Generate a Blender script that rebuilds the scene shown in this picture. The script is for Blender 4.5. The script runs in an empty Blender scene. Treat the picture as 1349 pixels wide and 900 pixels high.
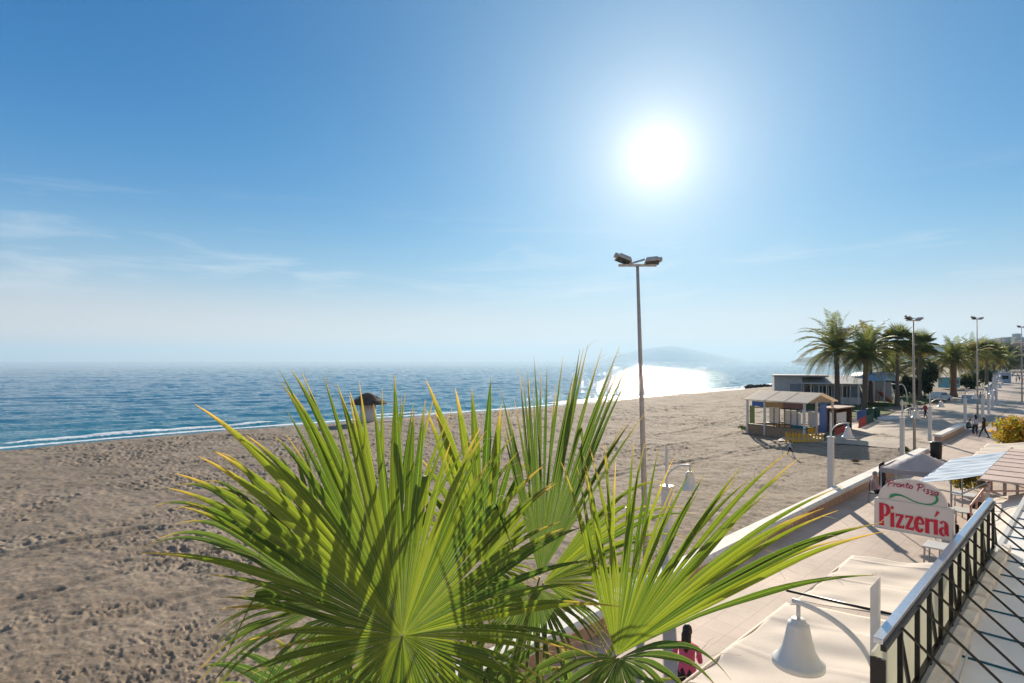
import bpy, math, random
import numpy as np
from math import sin, cos, pi, radians as R, sqrt, atan2
from mathutils import Vector, Matrix, Euler
random.seed(7); rng = np.random.default_rng(7)
sc = bpy.context.scene
COL = sc.collection

# ------------------------------------------------------------------ camera
CH = 6.3                       # eye height above the promenade (z=0)
F = 20.0/36.0*1349.0           # focal length in photo pixels
cd = bpy.data.cameras.new('camera'); cam = bpy.data.objects.new('camera', cd); COL.objects.link(cam)
cam.location = (0, 0, CH); cam.rotation_euler = (R(90), 0, 0)
cd.lens = 20.0; cd.sensor_width = 36.0; cd.shift_y = 26.0/1349.0
cd.clip_start = 0.05; cd.clip_end = 60000
sc.camera = cam

# ------------------------------------------------------------------ sky, sun, exposure
SUN_AZ = R(14.3); SUN_EL = R(19.3)
sdir = Vector((sin(SUN_AZ)*cos(SUN_EL), cos(SUN_AZ)*cos(SUN_EL), sin(SUN_EL)))
w = bpy.data.worlds.new('World'); sc.world = w; w.use_nodes = True
nt = w.node_tree; nt.nodes.clear()
N = nt.nodes.new; L = nt.links.new
out = N('ShaderNodeOutputWorld')
sky = N('ShaderNodeTexSky'); sky.sky_type = 'NISHITA'; sky.sun_disc = False
sky.sun_elevation = SUN_EL; sky.sun_rotation = SUN_AZ
sky.altitude = 0; sky.air_density = 1.0; sky.dust_density = 0.0; sky.ozone_density = 3.0
bg = N('ShaderNodeBackground'); bg.inputs['Strength'].default_value = 0.076
# thin cirrus: a little brighter, by direction
tc = N('ShaderNodeTexCoord')
mp = N('ShaderNodeMapping'); mp.inputs['Scale'].default_value = (2.2, 2.2, 17.0); mp.inputs['Location'].default_value = (1.7, 0.4, 0.3)
mp.inputs['Rotation'].default_value = (R(4), R(-3), 0)
L(tc.outputs['Generated'], mp.inputs['Vector'])
nz = N('ShaderNodeTexNoise'); nz.inputs['Scale'].default_value = 1.6; nz.inputs['Detail'].default_value = 9; nz.inputs['Roughness'].default_value = .62
nz.inputs['Distortion'].default_value = .5
L(mp.outputs['Vector'], nz.inputs['Vector'])
cr = N('ShaderNodeMapRange'); cr.inputs['From Min'].default_value = .50; cr.inputs['From Max'].default_value = .70
L(nz.outputs['Fac'], cr.inputs['Value'])
sep = N('ShaderNodeSeparateXYZ'); L(tc.outputs['Generated'], sep.inputs['Vector'])
b1 = N('ShaderNodeMapRange'); b1.interpolation_type = 'SMOOTHSTEP'; b1.inputs['From Min'].default_value = .03; b1.inputs['From Max'].default_value = .12; L(sep.outputs['Z'], b1.inputs['Value'])
b2 = N('ShaderNodeMapRange'); b2.interpolation_type = 'SMOOTHSTEP'; b2.inputs['From Min'].default_value = .30; b2.inputs['From Max'].default_value = .14; L(sep.outputs['Z'], b2.inputs['Value'])
m1 = N('ShaderNodeMath'); m1.operation = 'MULTIPLY'; L(b1.outputs[0], m1.inputs[0]); L(b2.outputs[0], m1.inputs[1])
m2 = N('ShaderNodeMath'); m2.operation = 'MULTIPLY'; L(m1.outputs[0], m2.inputs[0]); L(cr.outputs[0], m2.inputs[1])
# sun disc and aureole round the sun's direction
dot = N('ShaderNodeVectorMath'); dot.operation = 'DOT_PRODUCT'; dot.inputs[1].default_value = sdir; L(tc.outputs['Generated'], dot.inputs[0])
ac = N('ShaderNodeMath'); ac.operation = 'ARCCOSINE'; ac.use_clamp = False
cl = N('ShaderNodeClamp'); cl.inputs['Min'].default_value = -1; cl.inputs['Max'].default_value = .9999999
L(dot.outputs['Value'], cl.inputs['Value']); L(cl.outputs[0], ac.inputs[0])
def gexp(width, amp):
    d = N('ShaderNodeMath'); d.operation = 'DIVIDE'; L(ac.outputs[0], d.inputs[0]); d.inputs[1].default_value = -R(width)
    e = N('ShaderNodeMath'); e.operation = 'EXPONENT'; L(d.outputs[0], e.inputs[0])
    a = N('ShaderNodeMath'); a.operation = 'MULTIPLY'; L(e.outputs[0], a.inputs[0]); a.inputs[1].default_value = amp
    return a
# clear-air gradient with elevation (pale marine haze at the horizon), in the same units as the physical sky
zr = N('ShaderNodeValToRGB'); zr.color_ramp.interpolation = 'B_SPLINE'; el_ = zr.color_ramp.elements
stops = [(0.0, (.67, .54, .46)), (.05, (.63, .53, .47)), (.13, (.20, .36, .48)), (.25, (.03, .18, .42)), (.42, (.0, .095, .30)), (.60, (.0, .07, .25)), (.72, (.10, .17, .28)), (1.0, (.16, .22, .30))]
while len(el_) < len(stops): el_.new(.5)
for e_, (p_, c_) in zip(el_, stops): e_.position = p_; e_.color = (*c_, 1)
L(sep.outputs['Z'], zr.inputs['Fac'])
wide = gexp(22, 1.0)
wv_ = N('ShaderNodeVectorMath'); wv_.operation = 'SCALE'; wv_.inputs[0].default_value = (.0, .16, .22); L(wide.outputs[0], wv_.inputs['Scale'])
b0 = N('ShaderNodeVectorMath'); b0.operation = 'ADD'; L(zr.outputs[0], b0.inputs[0]); L(wv_.outputs[0], b0.inputs[1])
aur = gexp(10.5, 1.0); mxa = N('ShaderNodeMix'); mxa.data_type = 'RGBA'; mxa.inputs[7].default_value = (.70, .76, .80, 1); L(aur.outputs[0], mxa.inputs[0]); L(b0.outputs[0], mxa.inputs[6])
core = gexp(1.7, .9); cv = N('ShaderNodeVectorMath'); cv.operation = 'SCALE'; cv.inputs[0].default_value = (1, .97, .92); L(core.outputs[0], cv.inputs['Scale'])
b1_ = N('ShaderNodeVectorMath'); b1_.operation = 'ADD'; L(mxa.outputs[2], b1_.inputs[0]); L(cv.outputs[0], b1_.inputs[1])
sc10 = N('ShaderNodeVectorMath'); sc10.operation = 'SCALE'; sc10.inputs['Scale'].default_value = 10.0; L(b1_.outputs[0], sc10.inputs[0])
mxs = N('ShaderNodeMix'); mxs.data_type = 'RGBA'; mxs.inputs[0].default_value = .97; L(sky.outputs[0], mxs.inputs[6]); L(sc10.outputs[0], mxs.inputs[7])
mixc = N('ShaderNodeMix'); mixc.data_type = 'RGBA'; mixc.inputs[7].default_value = (7.2, 7.1, 7.1, 1)
m3 = N('ShaderNodeMath'); m3.operation = 'MULTIPLY'; L(m2.outputs[0], m3.inputs[0]); m3.inputs[1].default_value = .34
L(m3.outputs[0], mixc.inputs[0]); L(mxs.outputs[2], mixc.inputs[6]); ad = mixc
L(ad.outputs[2], bg.inputs['Color']); L(bg.outputs[0], out.inputs['Surface'])

sl = bpy.data.lights.new('sun', 'SUN'); sun = bpy.data.objects.new('sun', sl); COL.objects.link(sun)
sl.energy = 4.5; sl.angle = R(.55); sl.color = (1.0, .87, .70)
sun.rotation_euler = (-sdir).to_track_quat('-Z', 'Y').to_euler()
sc.view_settings.view_transform = 'Standard'; sc.view_settings.look = 'None'
sc.view_settings.gamma = 1; sc.view_settings.exposure = 0.88
sc.cycles.volume_bounces = 0; sc.cycles.max_bounces = 8; sc.cycles.transmission_bounces = 4
sc.cycles.sample_clamp_indirect = 6.0

# ------------------------------------------------------------------ coordinates
C44, S44 = cos(R(44)), sin(R(44))
ROT = R(44)                    # the promenade runs this way; local x along it, local y towards the beach
def at(px, py, Y): return Vector(((px-674.5)*Y/F, Y, CH-(py-476)*Y/F))
def gp(px, py, z=0.0):
    Y = F*(CH-z)/(py-476); return Vector(((px-674.5)*Y/F, Y, z))
def st(s, t, z=0.0): return Vector((s*C44+t*S44, s*S44-t*C44, z))
def to_st(X, Y): return X*C44+Y*S44, X*S44-Y*C44

# ------------------------------------------------------------------ mesh and object helpers
def tag(o, label=None, cat=None, group=None, kind=None):
    if label: o['label'] = label
    if cat: o['category'] = cat
    if group: o['group'] = group
    if kind: o['kind'] = kind
    return o
def empty(name, loc=(0, 0, 0), rz=0.0, label=None, cat=None, group=None):
    o = bpy.data.objects.new(name, None); COL.objects.link(o); o.location = loc; o.rotation_euler = (0, 0, rz)
    o.empty_display_size = .2
    return tag(o, label, cat, group)
def link_mesh(name, me, parent=None, loc=(0, 0, 0), rz=0):
    o = bpy.data.objects.new(name, me); COL.objects.link(o); o.location = loc; o.rotation_euler = (0, 0, rz)
    if parent: o.parent = parent
    return o
def copy_tree(o, parent=None):
    c = o.copy(); COL.objects.link(c); c.parent = parent
    for ch in o.children: copy_tree(ch, c)
    return c

class MB:
    def __init__(s): s.v = []; s.f = []; s.m = []; s.sm = []
    def add(s, vs, fs, mi=0, smooth=False, M=None):
        b = len(s.v)
        if M is not None: vs = [M @ Vector(v) for v in vs]
        s.v += [tuple(v) for v in vs]
        for f in fs: s.f.append(tuple(i+b for i in f)); s.m.append(mi); s.sm.append(smooth)
        return s
    def box(s, c, d, rz=0, mi=0, M=None, top=1.0, bev=0.0):
        hx, hy, hz = d[0]/2, d[1]/2, d[2]/2
        if bev > 0:
            b = min(bev, hx*.9, hy*.9, hz*.9); pts = []
            # chamfered box: octagonal rings
            def ring(z, ins):
                x, y = hx-ins, hy-ins
                return [(x-b, -y, z), (x, -y+b, z), (x, y-b, z), (x-b, y, z), (-x+b, y, z), (-x, y-b, z), (-x, -y+b, z), (-x+b, -y, z)]
            rings = [ring(-hz, b*.5), ring(-hz+b, 0), ring(hz-b, 0), ring(hz, b*.5)]
            for r in rings: pts += r
            fs = [tuple(reversed(range(8))), tuple(range(24, 32))]
            for k in range(3):
                for i in range(8): j = (i+1) % 8; fs.append((k*8+i, k*8+j, k*8+8+j, k*8+8+i))
            vs = pts
        else:
            vs = [(-hx, -hy, -hz), (hx, -hy, -hz), (hx, hy, -hz), (-hx, hy, -hz), (-hx*top, -hy*top, hz), (hx*top, -hy*top, hz), (hx*top, hy*top, hz), (-hx*top, hy*top, hz)]
            fs = [(0, 3, 2, 1), (4, 5, 6, 7), (0, 1, 5, 4), (1, 2, 6, 5), (2, 3, 7, 6), (3, 0, 4, 7)]
        T = Matrix.Translation(c) @ Matrix.Rotation(rz, 4, 'Z')
        if M is not None: T = M @ T
        return s.add(vs, fs, mi, False, T)
    def tube(s, pts, rad, n=8, mi=0, cap=True, smooth=True, M=None):
        pts = [Vector(p) for p in pts]
        if not hasattr(rad, '__len__'): rad = [rad]*len(pts)
        vs = []; fs = []; prev = None
        for i, p in enumerate(pts):
            d = (pts[min(i+1, len(pts)-1)]-pts[max(i-1, 0)]).normalized()
            if prev is None:
                a = Vector((0, 0, 1)) if abs(d.z) < .9 else Vector((1, 0, 0))
                u = d.cross(a).normalized()
            else: u = (prev-d*prev.dot(d)).normalized()
            prev = u; v = d.cross(u)
            for k in range(n):
                a = 2*pi*k/n; vs.append(p+(u*cos(a)+v*sin(a))*rad[i])
        for i in range(len(pts)-1):
            for k in range(n):
                j = (k+1) % n; fs.append((i*n+k, i*n+j, (i+1)*n+j, (i+1)*n+k))
        if cap: fs.append(tuple(reversed(range(n)))); fs.append(tuple(range((len(pts)-1)*n, len(pts)*n)))
        return s.add(vs, fs, mi, smooth, M)
    def bar(s, a, b, wd, mi=0, M=None): return s.tube([a, b], wd*.7071, 4, mi, True, False, M)
    def lathe(s, prof, n=16, c=(0, 0, 0), mi=0, smooth=True, M=None, cap=True):
        vs = []; fs = []
        for r, z in prof:
            for k in range(n): a = 2*pi*(k+.5)/n; vs.append((c[0]+r*cos(a), c[1]+r*sin(a), c[2]+z))
        for i in range(len(prof)-1):
            for k in range(n): j = (k+1) % n; fs.append((i*n+k, i*n+j, (i+1)*n+j, (i+1)*n+k))
        if cap: fs.append(tuple(reversed(range(n)))); fs.append(tuple(range((len(prof)-1)*n, len(prof)*n)))
        return s.add(vs, fs, mi, smooth, M)
    def prism(s, poly, z0, z1, mi=0, M=None):
        n = len(poly); vs = [(x, y, z0) for x, y in poly]+[(x, y, z1) for x, y in poly]
        fs = [tuple(reversed(range(n))), tuple(range(n, 2*n))]+[(i, (i+1) % n, n+(i+1) % n, n+i) for i in range(n)]
        return s.add(vs, fs, mi, False, M)
    def build(s, name, mats, parent=None, loc=(0, 0, 0), rz=0):
        me = bpy.data.meshes.new(name); me.from_pydata(s.v, [], s.f)
        for m in (mats if isinstance(mats, (list, tuple)) else [mats]): me.materials.append(m)
        me.polygons.foreach_set('material_index', s.m); me.polygons.foreach_set('use_smooth', s.sm)
        me.update(); return link_mesh(name, me, parent, loc, rz)

def np_mesh(name, V, Fq, mats, smooth=True, attrs=None):
    me = bpy.data.meshes.new(name); k = Fq.shape[1]
    me.vertices.add(len(V)); me.vertices.foreach_set('co', V.astype(np.float32).ravel())
    me.loops.add(Fq.size); me.loops.foreach_set('vertex_index', Fq.astype(np.int32).ravel())
    me.polygons.add(len(Fq)); me.polygons.foreach_set('loop_start', np.arange(0, Fq.size, k, dtype=np.int32))
    me.polygons.foreach_set('loop_total', np.full(len(Fq), k, dtype=np.int32))
    me.polygons.foreach_set('use_smooth', np.full(len(Fq), smooth, dtype=bool))
    for m in (mats if isinstance(mats, (list, tuple)) else [mats]): me.materials.append(m)
    if attrs:
        for nm, a in attrs.items():
            at_ = me.attributes.new(nm, 'FLOAT', 'POINT'); at_.data.foreach_set('value', a.astype(np.float32).ravel())
    me.update(calc_edges=True); return me

# ------------------------------------------------------------------ materials
MATS = {}
def mat(name, col, rough=.7, var=.12, scale=6.0, bump=0.0, bscale=40.0, metal=0.0, spec=.4, col2=None, dirt=0.0):
    if name in MATS: return MATS[name]
    m = bpy.data.materials.new(name); m.use_nodes = True; t = m.node_tree; b = t.nodes['Principled BSDF']
    b.inputs['Roughness'].default_value = rough; b.inputs['Metallic'].default_value = metal; b.inputs['Specular IOR Level'].default_value = spec
    tcn = t.nodes.new('ShaderNodeTexCoord')
    n = t.nodes.new('ShaderNodeTexNoise'); n.inputs['Scale'].default_value = scale; n.inputs['Detail'].default_value = 5; n.inputs['Roughness'].default_value = .6
    t.links.new(tcn.outputs['Object'], n.inputs['Vector'])
    r = t.nodes.new('ShaderNodeValToRGB'); r.color_ramp.elements[0].position = .3; r.color_ramp.elements[1].position = .7
    c2 = col2 or tuple(c*(1-var*2) for c in col)
    r.color_ramp.elements[0].color = (*c2, 1); r.color_ramp.elements[1].color = (*[min(1, c*(1+var*.6)) for c in col], 1)
    t.links.new(n.outputs['Fac'], r.inputs['Fac'])
    last = r.outputs['Color']
    if dirt > 0:
        n3 = t.nodes.new('ShaderNodeTexNoise'); n3.inputs['Scale'].default_value = scale*.31; n3.inputs['Detail'].default_value = 8; n3.inputs['Roughness'].default_value = .7
        t.links.new(tcn.outputs['Object'], n3.inputs['Vector'])
        mr = t.nodes.new('ShaderNodeMapRange'); mr.inputs['From Min'].default_value = .5; mr.inputs['From Max'].default_value = .75; mr.inputs['To Max'].default_value = dirt
        t.links.new(n3.outputs['Fac'], mr.inputs['Value'])
        mx = t.nodes.new('ShaderNodeMix'); mx.data_type = 'RGBA'; mx.inputs[7].default_value = (col[0]*.35, col[1]*.3, col[2]*.24, 1)
        t.links.new(mr.outputs[0], mx.inputs[0]); t.links.new(last, mx.inputs[6]); last = mx.outputs[2]
    t.links.new(last, b.inputs['Base Color'])
    if bump > 0:
        n2 = t.nodes.new('ShaderNodeTexNoise'); n2.inputs['Scale'].default_value = bscale; n2.inputs['Detail'].default_value = 4
        t.links.new(tcn.outputs['Object'], n2.inputs['Vector'])
        bp = t.nodes.new('ShaderNodeBump'); bp.inputs['Strength'].default_value = bump; bp.inputs['Distance'].default_value = .02
        t.links.new(n2.outputs['Fac'], bp.inputs['Height']); t.links.new(bp.outputs['Normal'], b.inputs['Normal'])
    MATS[name] = m; return m
def translucent(m, colr, fac):
    t = m.node_tree; b = t.nodes['Principled BSDF']; o = t.nodes['Material Output']
    tr = t.nodes.new('ShaderNodeBsdfTranslucent'); tr.inputs['Color'].default_value = (*colr, 1)
    mx = t.nodes.new('ShaderNodeMixShader'); mx.inputs[0].default_value = fac
    t.links.new(b.outputs[0], mx.inputs[1]); t.links.new(tr.outputs[0], mx.inputs[2]); t.links.new(mx.outputs[0], o.inputs['Surface'])
    return m
white = mat('white_paint', (.66, .65, .62), .45, .04, 3, dirt=.25)
concrete_white = mat('whitewashed_concrete', (.80, .76, .70), .8, .08, 4, .3, 60, dirt=.4)
brick_pink = mat('terracotta_render', (.56, .38, .29), .85, .15, 5, .3, 50, dirt=.3)
galv = mat('galvanised_steel', (.46, .45, .44), .5, .12, 8, metal=.25)
pole_grey = mat('grey_pole_paint', (.42, .38, .34), .5, .1, 8)
black_metal = mat('black_metal', (.012, .012, .013), .35, .1, 10)
alu = mat('brushed_aluminium', (.62, .66, .72), .28, .06, 12, metal=.85)
milk = translucent(mat('milky_panel', (.68, .68, .62), .5, .06, 2, dirt=.25), (.85, .85, .75), .5)
canvas = translucent(mat('cream_canvas', (.84, .75, .65), .85, .05, 1.2, .15, 30, dirt=.22), (.8, .68, .52), .25)
canvas_grey = translucent(mat('grey_canvas', (.42, .41, .44), .85, .08, 2, dirt=.2), (.5, .5, .5), .25)
roof_white = mat('white_roof_sheet', (.84, .83, .80), .55, .04, 1.5, dirt=.18); seam = mat('roof_seam', (.24, .20, .17), .7)
roof_brown = mat('rose_roof_board', (.58, .45, .40), .7, .1, 2, dirt=.2)
dark_gap = mat('dark_roof_gap', (.07, .05, .045), .8)
rust_red = mat('faded_red_rail', (.42, .20, .16), .6)
bark = mat('palm_bark', (.17, .125, .09), .9, .3, 14, .8, 25)
bark_red = mat('red_palm_bark', (.24, .14, .09), .9, .3, 14, .8, 25)
thatch = mat('dark_thatch', (.18, .115, .085), .95, .4, 12, .9, 30)
lead_blue = mat('blue_paint', (.07, .16, .42), .5)
teal_p = mat('teal_paint', (.02, .16, .24), .5)
yellow_p = mat('yellow_paint', (.72, .42, .02), .5, .12, 9)
red_p = mat('red_paint', (.50, .05, .03), .5)
green_p = mat('dark_green_paint', (.03, .09, .05), .5)
orange_p = mat('orange_plastic', (.70, .17, .05), .4)
wood_b = mat('brown_wood', (.17, .09, .055), .75, .25, 10, .3, 30)
tan_p = mat('tan_board', (.40, .25, .15), .7, .12, 4)
grey_wall = mat('grey_wall', (.52, .52, .52), .8, .1, 2, dirt=.2)
pale_wall = mat('pale_wall', (.58, .58, .56), .8, .08, 2, dirt=.2)
plastic_black = mat('black_plastic', (.02, .02, .022), .5)
glass_d = mat('dark_glass', (.03, .045, .05), .08, .1, 2, spec=.6)
roof_pale = translucent(mat('pale_roof_sheet', (.84, .79, .70), .7, .08, 1.5, dirt=.3), (.95, .82, .62), .5)
stone_d = mat('dark_rock', (.06, .055, .05), .9, .3, 3, .6, 8)
skinm = mat('skin', (.48, .28, .20), .6, .03)
hair_k = mat('dark_hair', (.018, .013, .01), .5)
hair_g = mat('grey_hair', (.28, .26, .24), .6)
def cloth(nm, c): return mat('cloth_'+nm, c, .85, .08, 12)

# ------------------------------------------------------------------ numpy noise
def _h(ix, iy, k):
    n = (ix.astype(np.int64)*374761393+iy.astype(np.int64)*668265263+k*1274126177) & 0xffffffff
    n = ((n ^ (n >> 13))*1274126177) & 0xffffffff
    return ((n ^ (n >> 16)) & 0xffffff)/float(0xffffff)
def vnoise(x, y, k=0):
    ix = np.floor(x); iy = np.floor(y); fx = x-ix; fy = y-iy
    fx = fx*fx*(3-2*fx); fy = fy*fy*(3-2*fy)
    a = _h(ix, iy, k); b = _h(ix+1, iy, k); c = _h(ix, iy+1, k); d = _h(ix+1, iy+1, k)
    return (a*(1-fx)+b*fx)*(1-fy)+(c*(1-fx)+d*fx)*fy
def fbm(x, y, k=0, o=4):
    s = 0; a = .5
    for i in range(o): s = s+a*vnoise(x*2**i+i*17.3, y*2**i-i*9.1, k+i); a *= .5
    return s
def dimples(x, y, k=0, r=.5, dens=.7):
    """round footprints: min over the 3x3 cells of a little crater profile"""
    ix = np.floor(x); iy = np.floor(y); out = np.zeros_like(x)
    for dx in (-1, 0, 1):
        for dy in (-1, 0, 1):
            cx = ix+dx; cy = iy+dy
            px = cx+_h(cx, cy, k); py = cy+_h(cx, cy, k+1); on = _h(cx, cy, k+2) < dens
            an = _h(cx, cy, k+3)*6.283; el = 1.0+1.1*_h(cx, cy, k+5)
            ux = (x-px)*np.cos(an)+(y-py)*np.sin(an); uy = -(x-px)*np.sin(an)+(y-py)*np.cos(an)
            d = np.sqrt((ux/el)**2+uy**2)/(r*(.6+.6*_h(cx, cy, k+4)))
            prof = np.where(d < 1, -(1-d*d)**1.0, 0)+.45*np.exp(-((d-1.15)/.25)**2)
            out += np.where(on, prof, 0)
    return out
def smooth01(x): x = np.clip(x, 0, 1); return x*x*(3-2*x)

# ------------------------------------------------------------------ shoreline and terrain
SEA = -1.8
SHORE = [(-400, 28), (-120, 42)]+[tuple(gp(px, py, SEA)[:2]) for px, py in
        [(0, 592), (150, 578), (285, 567), (430, 557), (560, 547), (700, 537), (780, 529), (855, 521.5), (940, 515), (1000, 509.5), (1040, 505)]]+[(150, 262), (260, 420), (420, 640), (620, 900), (900, 1400), (2400, 3600), (9000, 13000)]
SH = np.array(SHORE)
def shore_dist(X, Y):
    """signed distance to the shoreline, positive on the land"""
    best = np.full(X.shape, 1e9); sgn = np.ones(X.shape)
    for i in range(len(SH)-1):
        a = SH[i]; b = SH[i+1]; d = b-a; l2 = (d*d).sum()
        u = np.clip(((X-a[0])*d[0]+(Y-a[1])*d[1])/l2, 0, 1)
        qx = X-(a[0]+u*d[0]); qy = Y-(a[1]+u*d[1]); dd = np.sqrt(qx*qx+qy*qy)
        cr_ = d[0]*qy-d[1]*qx
        m = dd < best; best = np.where(m, dd, best); sgn = np.where(m, np.where(cr_ > 0, -1.0, 1.0), sgn)
    return best*sgn
def base_height(X, Y):
    d = shore_dist(X, Y); s, t = X*C44+Y*S44, X*S44-Y*C44
    z = np.where(d > 0, SEA+1.15*smooth01(d/14)*1.0, SEA+np.maximum(d*.09, -14))
    pl = smooth01((t+22)/9)*smooth01((s-44)/10)
    far = smooth01((s-90)/60)*smooth01((d-20)/30)
    up = np.maximum(pl, far)
    z = np.where(d > 0, z*(1-up)+(-.03)*up, z)
    inpave = (t > -8.3)
    z = np.where(inpave & (d > 0), -.25, z)
    return z, d, s, t
def gz(x, y): return float(base_height(np.array([float(x)]), np.array([float(y)]))[0][0])
def G(px, py):
    z = -.6
    for _ in range(8):
        p = gp(px, py, z); s, t = to_st(p.x, p.y); z = 0.0 if t > -8.2 else gz(p.x, p.y)
    return gp(px, py, z)

def polar_grid(a0, a1, na, r0, r1, nr):
    a = np.linspace(R(a0), R(a1), na); r = r0*(r1/r0)**np.linspace(0, 1, nr)
    A, RR = np.meshgrid(a, r); X = RR*np.sin(A); Y = RR*np.cos(A)
    i = np.arange(nr*na).reshape(nr, na)
    Fq = np.stack([i[:-1, :-1], i[:-1, 1:], i[1:, 1:], i[1:, :-1]], -1).reshape(-1, 4)[:, ::-1]
    return X, Y, Fq, RR

def sand_material():
    m = bpy.data.materials.new('sand'); m.use_nodes = True; t = m.node_tree; b = t.nodes['Principled BSDF']
    n = t.nodes.new; l = t.links.new
    g = n('ShaderNodeNewGeometry')
    n1 = n('ShaderNodeTexNoise'); n1.inputs['Scale'].default_value = .35; n1.inputs['Detail'].default_value = 8; n1.inputs['Roughness'].default_value = .65
    n2 = n('ShaderNodeTexNoise'); n2.inputs['Scale'].default_value = 4.5; n2.inputs['Detail'].default_value = 6; n2.inputs['Roughness'].default_value = .7
    l(g.outputs['Position'], n1.inputs['Vector']); l(g.outputs['Position'], n2.inputs['Vector'])
    r = n('ShaderNodeValToRGB'); r.color_ramp.elements[0].position = .3; r.color_ramp.elements[1].position = .72
    r.color_ramp.elements[0].color = (.235, .18, .13, 1); r.color_ramp.elements[1].color = (.37, .295, .22, 1)
    l(n1.outputs['Fac'], r.inputs['Fac'])
    r2 = n('ShaderNodeMapRange'); r2.inputs['From Min'].default_value = .3; r2.inputs['From Max'].default_value = .7; r2.inputs['To Min'].default_value = .58; r2.inputs['To Max'].default_value = 1.22
    l(n2.outputs['Fac'], r2.inputs['Value'])
    vm = n('ShaderNodeVectorMath'); vm.operation = 'SCALE'; l(r.outputs[0], vm.inputs[0]); l(r2.outputs[0], vm.inputs['Scale'])
    # wet sand by the water
    at_ = n('ShaderNodeAttribute'); at_.attribute_name = 'wet'
    mx = n('ShaderNodeMix'); mx.data_type = 'RGBA'; mx.inputs[7].default_value = (.095, .072, .054, 1)
    l(at_.outputs['Fac'], mx.inputs[0]); l(vm.outputs[0], mx.inputs[6])
    # debris: thin dark seaweed bands
    at2 = n('ShaderNodeAttribute'); at2.attribute_name = 'weed'
    mx2 = n('ShaderNodeMix'); mx2.data_type = 'RGBA'; mx2.inputs[7].default_value = (.075, .055, .043, 1)
    l(at2.outputs['Fac'], mx2.inputs[0]); l(mx.outputs[2], mx2.inputs[6])
    l(mx2.outputs[2], b.inputs['Base Color'])
    rr = n('ShaderNodeMapRange'); rr.inputs['To Min'].default_value = .92; rr.inputs['To Max'].default_value = .25; l(at_.outputs['Fac'], rr.inputs['Value']); l(rr.outputs[0], b.inputs['Roughness'])
    b.inputs['Specular IOR Level'].default_value = .2
    n3 = n('ShaderNodeTexNoise'); n3.inputs['Scale'].default_value = 7; n3.inputs['Detail'].default_value = 7; n3.inputs['Roughness'].default_value = .7
    l(g.outputs['Position'], n3.inputs['Vector'])
    bp = n('ShaderNodeBump'); bp.inputs['Strength'].default_value = .55; bp.inputs['Distance'].default_value = .06
    l(n3.outputs['Fac'], bp.inputs['Height']); l(bp.outputs[0], b.inputs['Normal'])
    return m
X, Y, Fq, RR = polar_grid(-62, 62, 1150, 5.5, 260, 800)
z, d, s_, t_ = base_height(X, Y)
trod = smooth01((fbm(X*.11+3, Y*.11*1.6, 11, 3)-.33)/.16)           # where many feet have walked
smoothp = smooth01((fbm((X+Y)*.05, (Y-X)*.16, 21, 3)-.52)/.1)
sand_amt = np.clip(d/6, 0, 1)*(1-smooth01((t_+9.3)/1.0))*(1-smooth01((s_-58)/12)*smooth01((t_+19)/3))
fade = (1-smooth01((RR-120)/130))*(1+.6*smooth01((RR-30)/50))
foot = (dimples(X*5.6, Y*5.6, 31, .38, .5)*.016+dimples(X*4.4+9, Y*4.4, 51, .34, .45)*.040)*(.2+.95*trod)*(1-.65*smoothp)
foot = foot+(dimples(X*2.3+5, Y*2.3, 61, .36, .6)*.070)*(.25+.9*trod)*smooth01((-t_-15)/9)*(1-.6*smoothp)
und = (fbm(X*.5, Y*.5, 3, 4)-.47)*.20+(fbm(X*2.2, Y*2.2, 5, 3)-.44)*.10
# tyre tracks / raked ridges running along the beach
tr = 0
for off in (0, 1.7, 9.5, 11.2, 24):
    c_ = t_+18+off+2.2*np.sin(s_*.035+off)+1.2*np.sin(s_*.09)
    tr = tr-.05*np.exp(-(c_/.22)**2)+.03*np.exp(-((np.abs(c_)-.42)/.16)**2)
z = z+(foot+und+tr)*sand_amt*fade
wet = 1-smooth01((d-2.2-3.0*fbm(X*.12, Y*.12, 71, 3))/2.2)
weed = smooth01((vnoise(X*5, Y*5, 81)-.72)/.1)*smooth01((fbm(X*.35, Y*.5, 83, 3)-.5)/.1)*(d > 3)*.55*sand_amt
me = np_mesh('beach', np.stack([X, Y, z], -1).reshape(-1, 3), Fq, sand_material(), True, {'wet': wet, 'weed': weed})
beach = link_mesh('beach', me); tag(beach, kind='structure')

# land beyond and around (one sheet to the horizon)
def land_mat():
    m = bpy.data.materials.new('land'); m.use_nodes = True; t = m.node_tree; b = t.nodes['Principled BSDF']
    g = t.nodes.new('ShaderNodeNewGeometry'); n1 = t.nodes.new('ShaderNodeTexNoise'); n1.inputs['Scale'].default_value = .02; n1.inputs['Detail'].default_value = 9; n1.inputs['Roughness'].default_value = .65
    t.links.new(g.outputs['Position'], n1.inputs['Vector'])
    r = t.nodes.new('ShaderNodeValToRGB'); r.color_ramp.elements[0].position = .42; r.color_ramp.elements[1].position = .58
    r.color_ramp.elements[0].color = (.055, .075, .035, 1); r.color_ramp.elements[1].color = (.24, .19, .13, 1)
    t.links.new(n1.outputs['Fac'], r.inputs['Fac']); t.links.new(r.outputs[0], b.inputs['Base Color']); b.inputs['Roughness'].default_value = .95
    return m
landm = land_mat()
X, Y, Fq, RR = polar_grid(-88, 100, 500, 250, 21500, 260)
z, d, s_, t_ = base_height(X, Y)
z = np.where(d > 0, z, np.minimum(z, -3))-.05
me = np_mesh('ground', np.stack([X, Y, z], -1).reshape(-1, 3), Fq, landm, True); tag(link_mesh('ground', me), kind='structure')
gb = MB(); P = [st(-40, 60, -.3), st(700, 60, -.3), st(700, -8.0, -.3), st(-40, -8.0, -.3)]
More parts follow.
